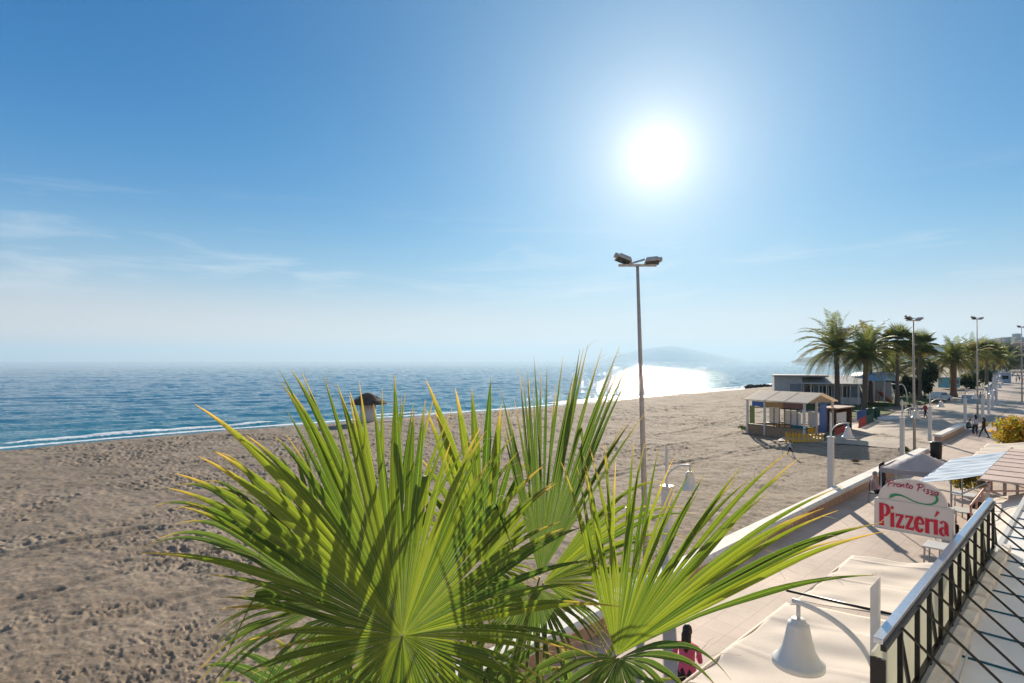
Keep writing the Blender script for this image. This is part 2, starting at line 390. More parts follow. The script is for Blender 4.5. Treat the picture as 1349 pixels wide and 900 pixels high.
gb.add(P, [(0, 3, 2, 1)]); tag(gb.build('subsoil', mat('subsoil', (.25, .2, .15), .9)), kind='structure')

# ------------------------------------------------------------------ sea
def sea_mat():
    m = bpy.data.materials.new('sea_water'); m.use_nodes = True; t = m.node_tree; b = t.nodes['Principled BSDF']
    n = t.nodes.new; l = t.links.new
    g = n('ShaderNodeNewGeometry')
    at_ = n('ShaderNodeAttribute'); at_.attribute_name = 'shallow'
    mx = n('ShaderNodeMix'); mx.data_type = 'RGBA'; mx.inputs[6].default_value = (.0, .125, .21, 1); mx.inputs[7].default_value = (.005, .20, .24, 1)
    l(at_.outputs['Fac'], mx.inputs[0])
    at2 = n('ShaderNodeAttribute'); at2.attribute_name = 'foam'
    mx2 = n('ShaderNodeMix'); mx2.data_type = 'RGBA'; mx2.inputs[7].default_value = (.80, .82, .82, 1)
    nf = n('ShaderNodeTexNoise'); nf.inputs['Scale'].default_value = 2.2; nf.inputs['Detail'].default_value = 8; nf.inputs['Roughness'].default_value = .7; l(g.outputs['Position'], nf.inputs['Vector'])
    a = n('ShaderNodeMath'); a.operation = 'ADD'; l(at2.outputs['Fac'], a.inputs[0]); l(nf.outputs['Fac'], a.inputs[1])
    mr = n('ShaderNodeMapRange'); mr.inputs['From Min'].default_value = .92; mr.inputs['From Max'].default_value = 1.08; l(a.outputs[0], mr.inputs['Value'])
    l(mr.outputs[0], mx2.inputs[0]); l(mx.outputs[2], mx2.inputs[6]); l(mx2.outputs[2], b.inputs['Base Color'])
    rg = n('ShaderNodeMapRange'); rg.inputs['To Min'].default_value = .03; rg.inputs['To Max'].default_value = .9; l(mr.outputs[0], rg.inputs['Value']); l(rg.outputs[0], b.inputs['Roughness'])
    b.inputs['IOR'].default_value = 1.33; b.inputs['Specular IOR Level'].default_value = .5
    mp = n('ShaderNodeMapping'); mp.inputs['Scale'].default_value = (.8, 1.5, 1); mp.inputs['Rotation'].default_value = (0, 0, R(14)); l(g.outputs['Position'], mp.inputs['Vector'])
    w1 = n('ShaderNodeTexNoise'); w1.inputs['Scale'].default_value = .9; w1.inputs['Detail'].default_value = 9; w1.inputs['Roughness'].default_value = .66; w1.inputs['Distortion'].default_value = .4; l(mp.outputs[0], w1.inputs['Vector'])
    bp = n('ShaderNodeBump'); bp.inputs['Strength'].default_value = 1.0; bp.inputs['Distance'].default_value = .25; l(w1.outputs['Fac'], bp.inputs['Height']); l(bp.outputs[0], b.inputs['Normal'])
    mp2 = n('ShaderNodeMapping'); mp2.inputs['Scale'].default_value = (.012, .05, 1); mp2.inputs['Rotation'].default_value = (0, 0, R(10)); l(g.outputs['Position'], mp2.inputs['Vector'])
    w2 = n('ShaderNodeTexNoise'); w2.inputs['Scale'].default_value = 1.0; w2.inputs['Detail'].default_value = 7; w2.inputs['Roughness'].default_value = .75; l(mp2.outputs[0], w2.inputs['Vector'])
    r5 = n('ShaderNodeMapRange'); r5.inputs['From Min'].default_value = .40; r5.inputs['From Max'].default_value = .60; r5.inputs['To Min'].default_value = .75; r5.inputs['To Max'].default_value = 1.0; l(w2.outputs['Fac'], r5.inputs['Value']); l(r5.outputs[0], bp.inputs['Strength'])
    return m
seam = sea_mat()
X, Y, Fq, RR = polar_grid(-66, 60, 760, 34, 21500, 1000)
d = shore_dist(X, Y); dd = -d
dep = np.clip(dd/6, 0.0, 1)
k = 1-smooth01((RR-500)/900)
# crests run along the shore; d is the phase
ph = dd*1.0+5*fbm(X*.03, Y*.03, 7, 3)+1.2*fbm(X*.12, Y*.12, 8, 3)
wv = .10*np.sin(ph*.62)+.08*np.sin(ph*1.13+4*fbm(X*.05, Y*.02, 9, 2))
ch = (fbm(X*.22, Y*.55, 12, 4)-.47)*.75+(fbm(X*.07+Y*.02, Y*.2, 14, 3)-.44)*.7
z = SEA+.02+(wv*.8+ch*.55)*dep*k
brk = np.exp(-((dd-2.2-3.4*fbm(X*.09, Y*.09, 15, 4))/(.5+1.2*fbm(X*.2, Y*.2, 27, 3)))**2)*smooth01((fbm(X*.06, Y*.06, 16, 3)-.44)/.08)
z = z+.28*brk
brk2 = np.exp(-((dd-8.5-2*fbm(X*.05, Y*.05, 25, 3))/.7)**2)*smooth01((fbm(X*.05+40, Y*.05, 26, 3)-.52)/.08)
foam = brk*1.0+brk2*.5+.9*np.exp(-((dd-.4-1.2*fbm(X*.1, Y*.1, 17, 3))/.8)**2)
foam = foam+smooth01((fbm(X*.5, Y*1.1, 18, 3)-.60)/.1)*.3*np.exp(-dd/14.)*(dd > 0)
sh = np.exp(-np.maximum(dd, 0)/22.)*.9+smooth01((fbm(X*.02, Y*.06, 19, 3)-.5)/.1)*.25*np.exp(-np.maximum(dd, 0)/150.)
keep = (d < 3).reshape(-1)
fk = keep[Fq].all(1)
me = np_mesh('sea', np.stack([X, Y, z], -1).reshape(-1, 3), Fq[fk], seam, True, {'shallow': sh, 'foam': foam}); tag(link_mesh('sea', me), kind='structure')

# ------------------------------------------------------------------ promenade paving
def paving_mat(name, c1, c2, scale=1.0, joint=.74):
    m = bpy.data.materials.new(name); m.use_nodes = True; t = m.node_tree; b = t.nodes['Principled BSDF']; n = t.nodes.new; l = t.links.new
    tcn = n('ShaderNodeTexCoord')
    bt = n('ShaderNodeTexBrick'); bt.offset = 0.0; bt.inputs['Scale'].default_value = scale; bt.inputs['Brick Width'].default_value = .6; bt.inputs['Row Height'].default_value = .6
    bt.inputs['Mortar Size'].default_value = .010; bt.inputs['Color1'].default_value = (*c1, 1); bt.inputs['Color2'].default_value = (*c2, 1); bt.inputs['Mortar'].default_value = (c2[0]*joint, c2[1]*joint, c2[2]*joint, 1)
    l(tcn.outputs['Object'], bt.inputs['Vector'])
    n1 = n('ShaderNodeTexNoise'); n1.inputs['Scale'].default_value = .5; n1.inputs['Detail'].default_value = 9; n1.inputs['Roughness'].default_value = .7; l(tcn.outputs['Object'], n1.inputs['Vector'])
    mr = n('ShaderNodeMapRange'); mr.inputs['From Min'].default_value = .3; mr.inputs['From Max'].default_value = .7; mr.inputs['To Min'].default_value = .68; mr.inputs['To Max'].default_value = 1.14; l(n1.outputs['Fac'], mr.inputs['Value'])
    vm = n('ShaderNodeVectorMath'); vm.operation = 'SCALE'; l(bt.outputs['Color'], vm.inputs[0]); l(mr.outputs[0], vm.inputs['Scale']); l(vm.outputs[0], b.inputs['Base Color'])
    b.inputs['Roughness'].default_value = .72; b.inputs['Specular IOR Level'].default_value = .3
    return m
pave = paving_mat('rose_paving', (.56, .44, .36), (.53, .41, .33))
pv = MB(); pv.box((310, -25.9, -.06), (720, 68, .12)); o = pv.build('promenade', pave, None, (0, 0, 0), ROT); tag(o, kind='structure')
plz = MB(); nx, ny = 90, 20; vs = []; fs = []
for i in range(nx+1):
    for j in range(ny+1):
        s = 50+i*1.6; t = -8.12-j*.52; wv_ = 1.0*sin(i*.3)+.8*sin(i*.11+1); t2 = -8.12-(10.4+wv_)*j/ny; p = st(s, t2); zz = gz(p.x, p.y) if t2 < -8.3 else -.03
        vs.append((s, -t2, max(zz, -.5)+.05))
for i in range(nx):
    for j in range(ny): a = i*(ny+1)+j; fs.append((a, a+ny+1, a+ny+2, a+1))
plz.add(vs, fs, 0, True); o = plz.build('plaza', paving_mat('sandy_paving', (.46, .37, .29), (.40, .32, .245), .5), None, (0, 0, 0), ROT); tag(o, kind='structure')

def t_left(s): return float(np.interp(s, [60, 80, 110, 157, 250, 330, 570, 900], [-9.0, -9.6, -11.5, -16.8, -24.5, -30, -46, -70]))
fp = MB(); vs = []; fs = []; nx = 70
for i in range(nx+1):
    s = 66*(880/66)**(i/nx)
    for t in (t_left(s), t_left(s)*.7-2.4, -7.9): p = st(s, t); vs.append((s, -t, max(gz(p.x, p.y), -.2)+.085))
for i in range(nx):
    for j in range(2): a = i*3+j; fs.append((a, a+3, a+4, a+1))
fp.add(vs, fs); o = fp.build('far_promenade', pave, None, (0, 0, 0), ROT); tag(o, kind='structure')
# ------------------------------------------------------------------ sea wall pieces
def sea_wall(s0, s1, tc_, label, bend=0.0):
    root = empty('sea_wall', st(s0, tc_), ROT, label, 'wall')
    n = max(2, int((s1-s0)/1.2)); Ln = s1-s0
    def prof(pts, name, m):
        mb = MB(); vs = []; fs = []; k = len(pts)
        for i in range(n+1):
            x = Ln*i/n; yb = bend*sin(pi*i/n)
            for (py, pz) in pts: vs.append((x, py+yb, pz))
        for i in range(n):
            for j in range(k): jj = (j+1) % k; fs.append((i*k+j, i*k+jj, (i+1)*k+jj, (i+1)*k+j))
        fs.append(tuple(range(k))); fs.append(tuple(reversed(range(n*k, n*k+k))))
        mb.add(vs, fs, 0, False); return mb.build(name, m, root)
    prof([(-.20, 0), (-.20, .40), (.20, .40), (.20, -1.0), (-.20, -1.0)][::-1], 'wall_face', brick_pink)
    prof([(-.32, .405), (-.32, .50), (-.24, .57), (.24, .57), (.32, .50), (.32, .405)][::-1], 'coping', concrete_white)
    return root
sea_wall(-3, 45.6, -8.12, 'long low terracotta sea wall with white coping below the palm', .18)
sea_wall(54.9, 66, -8.9, 'short low sea wall with white coping beside seated people')
wl_ = sea_wall(0, 150, 0, 'distant white topped low wall along the far promenade edge')
pa_, pb_ = st(165, t_left(165)-.5), st(340, t_left(340)-.5); wl_.location = pa_; wl_.rotation_euler = (0, 0, atan2(pb_.y-pa_.y, pb_.x-pa_.x))

# ------------------------------------------------------------------ bell lamps
def bell_lamp(L_=.72):
    root = empty('street_lamp', (0, 0, 0), 0)
    c = MB(); c.box((0, 0, 1.36), (.24, .24, 2.72), bev=.02); c.build('column', white, root)
    c = MB(); c.box((0, 0, 2.76), (.32, .32, .07), bev=.02); c.build('collar', white, root)
    b = MB(); w_ = .036; b.add([(-w_, -w_, 2.79), (w_, -w_, 2.79), (w_, w_, 2.79), (-w_, w_, 2.79), (-w_, -w_, 3.84), (w_, -w_, 3.84), (w_, w_, 3.95), (-w_, w_, 3.95)],
        [(0, 3, 2, 1), (4, 5, 6, 7), (0, 1, 5, 4), (1, 2, 6, 5), (2, 3, 7, 6), (3, 0, 4, 7)]); b.build('mast', white, root)
    a = MB(); pts = []
    for i in range(15):
        u = i/14; pts.append((0, -(L_+.05)*sin(u*pi/2*.98)**1.0*1.0 if u < 1 else -(L_+.05), 2.92+.58*sin(u*pi/2)**.8))
    # a quarter ellipse: leaves the mast steeply and ends level
    pts = [(0, -(L_+.06)*(1-cos(pi/2*i/14)), 2.92+.56*sin(pi/2*i/14)) for i in range(15)]
    a.tube(pts, .030, 8); a.build('arm', white, root)
    h = MB(); h.tube([(0, -L_, 3.47), (0, -L_, 3.26)], .022, 8); h.build('hanger', white, root)
    s = MB(); zb = 2.80
    s.lathe([(.0, .50), (.07, .50), (.085, .46), (.105, .455), (.11, .43), (.135, .30), (.165, .18), (.215, .085), (.25, .06), (.262, .05), (.262, 0), (.245, 0), (.20, .08), (.12, .30), (0, .42)], 28, (0, -L_, zb), cap=False)
    s.build('bell_shade', white, root)
    return root
lamp0 = bell_lamp()
lamps = [(14.7, -8.75, 0, 'white bell street lamp beyond the wall just right of the tall floodlight pole'),
         (29.1, -8.75, 0.1, 'white bell street lamp behind the sea wall in front of the yellow picket fence'),
         (42.8, -8.75, 0.05, 'white bell street lamp standing where the long sea wall ends'),
         (55.0, -9.4, 0, 'white bell street lamp at the end of the short sea wall'),
         (69.5, -9.1, 0, 'white bell street lamp behind the people by the short wall')]
for i, (s, t, dz, lab) in enumerate(lamps):
    o = lamp0 if i == 0 else copy_tree(lamp0)
    o.location = st(s, t, -.1+dz); o.rotation_euler = (0, 0, ROT); tag(o, lab, 'street lamp', 'white bell lamps along the promenade')
o = copy_tree(lamp0); o.location = st(6.49, -1.55, .22); o.rotation_euler = (0, 0, ROT+pi)
tag(o, 'nearest white bell lamp hanging over the cream awning beside the railing', 'street lamp', 'white bell lamps along the promenade')
farl = [(s, t_left(s)+.8) for s in (78, 88, 97, 108, 120, 133, 147, 163, 182, 205, 235, 275, 325, 390)]
for i, (s, t) in enumerate(farl):
    o = copy_tree(lamp0); o.location = st(s, t, 0); o.rotation_euler = (0, 0, ROT+R(random.uniform(-25, 25)))
    tag(o, 'small distant white bell lamp in the row along the far promenade', 'street lamp', 'distant row of bell lamps')

# ------------------------------------------------------------------ floodlight poles
def flood_pole(loc, H, lean, ang, label):
    root = empty('floodlight_pole', loc, ang, label, 'light pole')
    p = MB(); p.tube([(0, 0, -.6), (lean*.5, 0, H*.5), (lean, 0, H)], [.10, .075, .045], 10); p.build('pole', pole_grey, root)
    b = MB(); b.box((lean, 0, H+.02), (1.15, .07, .07)); b.box((lean, .1, H+.05), (.7, .05, .05)); b.bar((lean-.3, 0, H+.05), (lean+.25, .1, H+.22), .04); b.build('crossbar', galv, root)
    for sx in (-1, 1):
        f = MB(); M = Matrix.Translation((lean+sx*.42, -.05, H+.16+(.06 if sx < 0 else 0))) @ Matrix.Rotation(R(22 if sx < 0 else -6), 4, 'Y') @ Matrix.Rotation(R(-18), 4, 'X')
        f.box((0, 0, 0), (.46, .34, .13), top=.72, M=M); f.box((0, 0, -.075), (.48, .36, .02), M=M, bev=.008)
        f.box((sx*.26, 0, 0), (.10, .16, .09), M=M)
        h = f.build('floodlight', galv, root)
        g = MB(); g.box((0, 0, -.09), (.40, .29, .012), M=M); g.build('lamp_glass', glass_d, h)
    return root
flood_pole(st(15.0, -9.6, -.5), 9.7, -.30, 0, 'tall slim floodlight pole standing on the sand beyond the sea wall')
flood_pole(G(1205, 600), 9.55, -.12, R(10), 'tall floodlight pole on the plaza beside the end of the sea wall')
flood_pole(G(1288, 552), 10.9, -.1, R(5), 'tallest looking floodlight pole standing among the people near the yellow bush')
flood_pole(st(118, -8.5), 11.5, -.1, 0, 'distant floodlight pole rising above the thick trunked palm')
flood_pole(st(165, -8.5), 10.5, -.1, 0, 'farthest floodlight pole just above the palm crowns')

# ------------------------------------------------------------------ foreground fan palm
def leaf_mat(name, g1, g2, tr, brown=1.0):
    m = bpy.data.materials.new(name); m.use_nodes = True; t = m.node_tree; b = t.nodes['Principled BSDF']; n = t.nodes.new; l = t.links.new; o = t.nodes['Material Output']
    av = n('ShaderNodeAttribute'); av.attribute_name = 'seg'; ar = n('ShaderNodeAttribute'); ar.attribute_name = 'along'; ac_ = n('ShaderNodeAttribute'); ac_.attribute_name = 'across'
    tcn = n('ShaderNodeTexCoord')
    cb = n('ShaderNodeCombineXYZ'); sc1 = n('ShaderNodeMath'); sc1.operation = 'MULTIPLY'; sc1.inputs[1].default_value = 7; l(ac_.outputs['Fac'], sc1.inputs[0])
    sc2 = n('ShaderNodeMath'); sc2.operation = 'MULTIPLY'; sc2.inputs[1].default_value = 53; l(av.outputs['Fac'], sc2.inputs[0])
    l(sc1.outputs[0], cb.inputs[0]); l(ar.outputs['Fac'], cb.inputs[1]); l(sc2.outputs[0], cb.inputs[2])
    nz = n('ShaderNodeTexNoise'); nz.inputs['Scale'].default_value = 1.5; nz.inputs['Detail'].default_value = 5; nz.inputs['Roughness'].default_value = .7; l(cb.outputs[0], nz.inputs['Vector'])
    r = n('ShaderNodeValToRGB'); r.color_ramp.elements[0].position = .25; r.color_ramp.elements[1].position = .75; r.color_ramp.elements[0].color = (*g1, 1); r.color_ramp.elements[1].color = (*g2, 1)
    mad = n('ShaderNodeMath'); mad.operation = 'MULTIPLY_ADD'; mad.inputs[1].default_value = .5; l(av.outputs['Fac'], mad.inputs[0])
    h2 = n('ShaderNodeMath'); h2.operation = 'MULTIPLY'; h2.inputs[1].default_value = .5; l(nz.outputs['Fac'], h2.inputs[0]); l(h2.outputs[0], mad.inputs[2]); l(mad.outputs[0], r.inputs['Fac'])
    # dry tips and margins
    n4 = n('ShaderNodeTexNoise'); n4.inputs['Scale'].default_value = 9; n4.inputs['Detail'].default_value = 4; l(tcn.outputs['Object'], n4.inputs['Vector'])
    ad_ = n('ShaderNodeMath'); ad_.operation = 'MULTIPLY_ADD'; ad_.inputs[1].default_value = .22; l(n4.outputs['Fac'], ad_.inputs[0]); l(ar.outputs['Fac'], ad_.inputs[2])
    ab = n('ShaderNodeMath'); ab.operation = 'ABSOLUTE'; l(ac_.outputs['Fac'], ab.inputs[0])
    e1 = n('ShaderNodeMath'); e1.operation = 'MULTIPLY_ADD'; e1.inputs[1].default_value = .035; l(ab.outputs[0], e1.inputs[0]); sg_ = n('ShaderNodeMath'); sg_.operation = 'MULTIPLY_ADD'; sg_.inputs[1].default_value = .16; l(av.outputs['Fac'], sg_.inputs[0]); l(ad_.outputs[0], sg_.inputs[2]); l(sg_.outputs[0], e1.inputs[2])
    mr = n('ShaderNodeMapRange'); mr.inputs['From Min'].default_value = 1.04; mr.inputs['From Max'].default_value = 1.24; mr.inputs['To Max'].default_value = brown; l(e1.outputs[0], mr.inputs['Value'])
    mx = n('ShaderNodeMix'); mx.data_type = 'RGBA'; mx.inputs[7].default_value = (.38, .25, .12, 1); l(mr.outputs[0], mx.inputs[0]); l(r.outputs[0], mx.inputs[6])
    # pale midrib and margin lines
    mg = n('ShaderNodeMapRange'); mg.inputs['From Min'].default_value = .90; mg.inputs['From Max'].default_value = .99; mg.inputs['To Max'].default_value = .55; l(ab.outputs[0], mg.inputs['Value'])
    mx1 = n('ShaderNodeMix'); mx1.data_type = 'RGBA'; mx1.inputs[7].default_value = (.34, .34, .10, 1); l(mg.outputs[0], mx1.inputs[0]); l(mx.outputs[2], mx1.inputs[6])
    mr2 = n('ShaderNodeMapRange'); mr2.inputs['From Min'].default_value = .12; mr2.inputs['From Max'].default_value = .02; mr2.inputs['To Max'].default_value = .5; l(ab.outputs[0], mr2.inputs['Value'])
    mx3 = n('ShaderNodeMix'); mx3.data_type = 'RGBA'; mx3.inputs[7].default_value = (.26, .30, .09, 1); l(mr2.outputs[0], mx3.inputs[0]); l(mx1.outputs[2], mx3.inputs[6])
    l(mx3.outputs[2], b.inputs['Base Color']); b.inputs['Roughness'].default_value = .34; b.inputs['Specular IOR Level'].default_value = .5
    vm = n('ShaderNodeVectorMath'); vm.operation = 'MULTIPLY'; vm.inputs[1].default_value = tr; l(mx3.outputs[2], vm.inputs[0])
    tl = n('ShaderNodeBsdfTranslucent'); l(vm.outputs[0], tl.inputs['Color'])
    # longitudinal ribbing
    wv = n('ShaderNodeMath'); wv.operation = 'SINE'; s3 = n('ShaderNodeMath'); s3.operation = 'MULTIPLY'; s3.inputs[1].default_value = 20; l(ac_.outputs['Fac'], s3.inputs[0]); l(s3.outputs[0], wv.inputs[0])
    bp = n('ShaderNodeBump'); bp.inputs['Strength'].default_value = .35; bp.inputs['Distance'].default_value = .002; l(wv.outputs[0], bp.inputs['Height']); l(bp.outputs[0], b.inputs['Normal'])
    ms = n('ShaderNodeMixShader'); ms.inputs[0].default_value = .42; l(b.outputs[0], ms.inputs[1]); l(tl.outputs[0], ms.inputs[2]); l(ms.outputs[0], o.inputs['Surface'])
    return m
leafm = leaf_mat('fan_leaf', (.030, .074, .017), (.125, .168, .026), (2.7, 2.6, 1.1))
leafd = leaf_mat('fan_leaf_bluish', (.032, .07, .026), (.07, .115, .03), (2.2, 2.2, 1.2))
fibre_m = mat('dry_fibre', (.55, .42, .26), .8, .15, 20)
petiole_m = mat('petiole', (.20, .22, .07), .5, .2, 10)
palm_base = Vector((-.12, 2.75, 0))
palm = empty('fan_palm', palm_base, 0, 'large green fan palm with yellow tipped leaves filling the foreground', 'palm tree')
CROWN = Vector((-.12, 2.75, 4.25))
def fan_leaf(hub, ctrl, nseg, join=.46, material=None, seed=0, closed=False, arch=.05, hang=.0, fold=.5, tipdroop=.02):
    """hub and ctrl tips are world points; segments are V-folded strips running out to the tips"""
    rr = random.Random(seed); H = Vector(hub); T0 = [Vector(c) for c in ctrl]
    pts = T0+[T0[0]] if closed else T0
    # resample by angle seen at the hub so the pleats are even
    dirs = [(p-H) for p in pts]; cum = [0]
    for i in range(1, len(dirs)): cum.append(cum[-1]+dirs[i-1].angle(dirs[i]))
    tips = []
    m_ = nseg if not closed else nseg+1
    for i in range(m_):
        u = cum[-1]*i/(m_-1); j = max(0, min(len(pts)-2, next((q for q in range(len(cum)-1) if cum[q+1] >= u-1e-9), len(pts)-2)))
        f = (u-cum[j])/max(1e-6, cum[j+1]-cum[j]); a = dirs[j]; b = dirs[j+1]
        ang = a.angle(b); 
        if ang > 1e-4: dn = (a.normalized()*sin((1-f)*ang)+b.normalized()*sin(f*ang))/sin(ang)
        else: dn = a.normalized()
        ln = a.length*(1-f)+b.length*f
        tips.append(dn.normalized()*ln)
    if closed: tips = tips[:-1]
    n = len(tips); lens = [t.length for t in tips]
    K = 14; us = [0.006+(1-.006)*(k/K)**.9 for k in range(K+1)]
    up = Vector((0, 0, 1))
    jit = [rr.uniform(.94, 1.14) for _ in tips]; jx = [rr.gauss(0, .032) for _ in tips]; jy = [rr.gauss(0, .06) for _ in tips]; brk_ = [rr.random() < .04 and seed != 12 for _ in tips]
    def nb(i, dlt):
        if closed: return tips[(i+dlt) % n]
        j = i+dlt
        if j < 0: return tips[0]*2-tips[1]
        if j >= n: return tips[-1]*2-tips[-2]
        return tips[j]
    nav = Vector((0, 0, 0))
    for i in range(n):
        nav += tips[i].cross(nb(i, 1))
    nav.normalize()
    V = []; Fc = []; A = []; B = []; Cc = []
    def curve(t, u, ja=1, jb=0, jc=0, wv=None, nn=None):
        p = t*u
        hz = Vector((t.x, t.y, 0)).length
        p = p+up*(arch*4*u*(1-u)*t.length*(.4+.6*hz/max(.01, t.length)))-up*(hang*u*u*t.length)-up*(tipdroop*max(0, u-.6)**2*6*t.length)
        if wv is not None: x = max(0, u-.35); p = p+wv*(jb*x*1.6)+nn*(jc*x*1.6)
        return p
    fib = MB()
    for i in range(n):
        t = tips[i]; tl, trr = nb(i, -1), nb(i, 1); w = (trr-tl); w = (w-t*(w.dot(t)/t.length_squared)).normalized(); nn = t.cross(w).normalized()
        if nn.dot(nav) < 0: nn = -nn
        sv = rr.random(); base = len(V); LL = jit[i]
        for k, u in enumerate(us):
            c = curve(t*LL, u, 1, jx[i], jy[i], w, nn)
            if brk_[i] and u > .66: c = c-up*((u-.66)*1.1*t.length)-t*((u-.66)*.55)
            hw = ((trr-tl)-(t*((trr-tl).dot(t)/t.length_squared))).length*.25
            if u <= join: h = hw*u*1.0; fo = fold*h
            else:
                x = (u-join)/(1-join); h = hw*join*(1.04*(1-x)**.78+.25*x*(1-x)**2)*1.0; h = max(h, .0009); fo = h*(fold+.5*x)
                h *= (1-.18*x)
            V += [H+c-w*h, H+c+nn*fo, H+c+w*h]; A += [sv]*3; B += [u]*3; Cc += [-1, 0, 1]
        for k in range(K):
            a = base+3*k; Fc += [(a, a+1, a+4, a+3), (a+1, a+2, a+5, a+4)]
        # threads hanging off the tips
        if rr.random() < .8:
            for q in range(rr.choice((1, 2, 3, 4))):
                u0 = rr.uniform(.55, .97); p = H+curve(t*LL, u0, 1, jx[i], jy[i], w, nn); dr = (t.normalized()+w*rr.uniform(-.8, .8)+nn*rr.uniform(-.8, .8)+up*rr.uniform(-.7, .3)).normalized()
                pp = [p]; L2 = rr.uniform(.03, .10)
                for _ in range(7):
                    dr = (dr+w*rr.uniform(-.4, .4)+nn*rr.uniform(-.4, .4)-up*rr.uniform(0, .2)).normalized(); p = p+dr*L2/6; pp.append(p)
                fib.tube([q_-palm_base for q_ in pp], [.0009]*4+[.0006]*3+[.0003], 3, 0, False)
    Vn = np.array([tuple(v-palm_base) for v in V]); me = np_mesh('leaf', Vn, np.array(Fc), material or leafm, True, {'seg': np.array(A), 'along': np.array(B), 'across': np.array(Cc, float)})
    lf = link_mesh('leaf', me, palm)
    fo_ = fib.build('fibre', fibre_m, lf); fo_['kind'] = 'stuff'
    pt = MB(); c0 = CROWN+Vector((rr.uniform(-.1, .1), rr.uniform(-.1, .1), 0)); mid = (c0+H)/2+Vector((0, 0, .1)); P = []
    Hq = H-nav*0.0
    for k in range(9): u = k/8; P.append(c0*(1-u)**2+mid*2*u*(1-u)+Hq*u*u-palm_base)
    pt.tube(P, [.022]*4+[.017, .014, .010, .007, .004], 6); pt.build('petiole', petiole_m, lf)
    return lf
def tp(lst, Y0): return [at(px, py, Y0+dy) for (px, py, dy) in lst]
# main leaf facing the camera
fan_leaf(at(530, 838, 1.9), tp([(215, 703, .05), (228, 668, .1), (262, 600, .15), (287, 542, .2), (311, 537, .2), (344, 551, .2), (372, 545, .25), (395, 500, .25), (430, 503, .28), (467, 520, .3), (500, 508, .3), (530, 515, .3), (560, 540, .28), (597, 565, .25),
    (631, 562, .22), (668, 592, .2), (706, 614, .18), (722, 660, .15), (745, 700, .1), (765, 745, .05), (785, 785, 0), (790, 818, 0), (735, 860, -.1), (700, 905, -.15), (660, 950, -.2), (610, 1000, -.25), (550, 1040, -.25), (490, 1030, -.25), (420, 980, -.2), (350, 925, -.15), (318, 888, -.1), (350, 850, -.05), (290, 800, 0), (262, 776, 0), (280, 751, .03)], 1.9),
    94, .57, leafm, 3, True, .03, 0.0, 1.0, .05)
fan_leaf(at(505, 800, 2.25), tp([(330, 640, .1), (352, 590, .15), (372, 548, .2), (393, 505, .25), (412, 510, .25), (440, 500, .28), (470, 515, .3), (500, 500, .3), (520, 512, .3), (545, 505, .3), (570, 545, .3), (590, 570, .25), (612, 600, .2)], 2.25),
    20, .45, leafm, 4, False, .02, 0, .9, .02)
# left leaf behind it, drooping below
fan_leaf(at(435, 798, 2.35), tp([(262, 905, -.25), (285, 860, -.2), (300, 800, -.1), (330, 760, 0), (213, 700, 0), (212, 626, .05), (245, 602, .1), (269, 590, .12), (302, 610, .15), (345, 600, .2), (400, 560, .25), (422, 590, .3), (470, 600, .3)], 2.3),
    44, .58, leafd, 5, False, .06, .05, .95, .12)
fan_leaf(at(452, 812, 2.2), tp([(470, 990, -.1), (430, 970, -.15), (380, 950, -.15), (330, 935, -.2), (285, 905, -.2), (300, 880, -.1)], 2.2), 11, .35, leafd, 6, False, .1, .1, .5, .3)
# middle leaf at the back
fan_leaf(at(637, 742, 3.0), tp([(560, 690, 0), (556, 600, .1), (577, 500, .15), (600, 512, .18), (620, 508, .2), (645, 498, .2), (660, 520, .2), (672, 560, .2), (690, 590, .2), (703, 630, .15), (712, 670, .1), (716, 705, 0), (708, 735, -.1), (700, 780, -.2), (670, 830, -.3), (620, 850, -.3), (580, 820, -.2)], 3.0),
    52, .58, leafm, 8, False, .03, 0, .95, .03)
# tall leaf right of it
fan_leaf(at(711, 760, 2.6), tp([(655, 560, .1), (673, 512, .15), (692, 502, .2), (718, 486, .22), (742, 490, .25), (766, 472, .25), (790, 478, .25), (810, 474, .25), (822, 510, .22), (832, 545, .2), (842, 560, .2)], 2.6),
    34, .62, leafd, 9, False, .02, 0, 1.0, .02)
fan_leaf(at(716, 768, 2.75), tp([(850, 600, .25), (872, 640, .2), (900, 660, .15), (890, 690, .1), (880, 722, 0), (860, 760, -.1), (830, 800, -.2), (800, 850, -.25)], 2.7),
    24, .45, leafm, 10, False, .04, .03, .95, .1)
fan_leaf(at(706, 775, 2.45), tp([(800, 830, -.1), (780, 880, -.15), (750, 915, -.2), (715, 940, -.2), (680, 935, -.2), (645, 915, -.2), (600, 900, -.15), (590, 830, -.1), (560, 800, 0), (580, 770, 0)], 2.45),
    28, .4, leafd, 11, False, .07, .06, .9, .25)
# right leaf
fan_leaf(at(812, 864, 2.0), tp([(740, 640, .1), (768, 592, .1), (800, 600, .12), (830, 584, .15), (877, 615, .15), (914, 640, .15), (965, 610, .15), (998, 600, .12), (1018, 614, .1), (1050, 640, .1), (1090, 655, .1), (1125, 665, .05), (1150, 700, .02), (1160, 722, 0)], 2.0),
    38, .56, leafm, 12, False, .03, 0, 1.0, .04)
fan_leaf(at(815, 868, 1.97), tp([(960, 850, -.05), (925, 905, -.1), (900, 950, -.15), (860, 975, -.2), (820, 985, -.2), (770, 970, -.2), (720, 940, -.15), (680, 905, -.1), (660, 885, -.05)], 1.97),
    16, .42, leafd, 13, False, .10, .06, .9, .2)
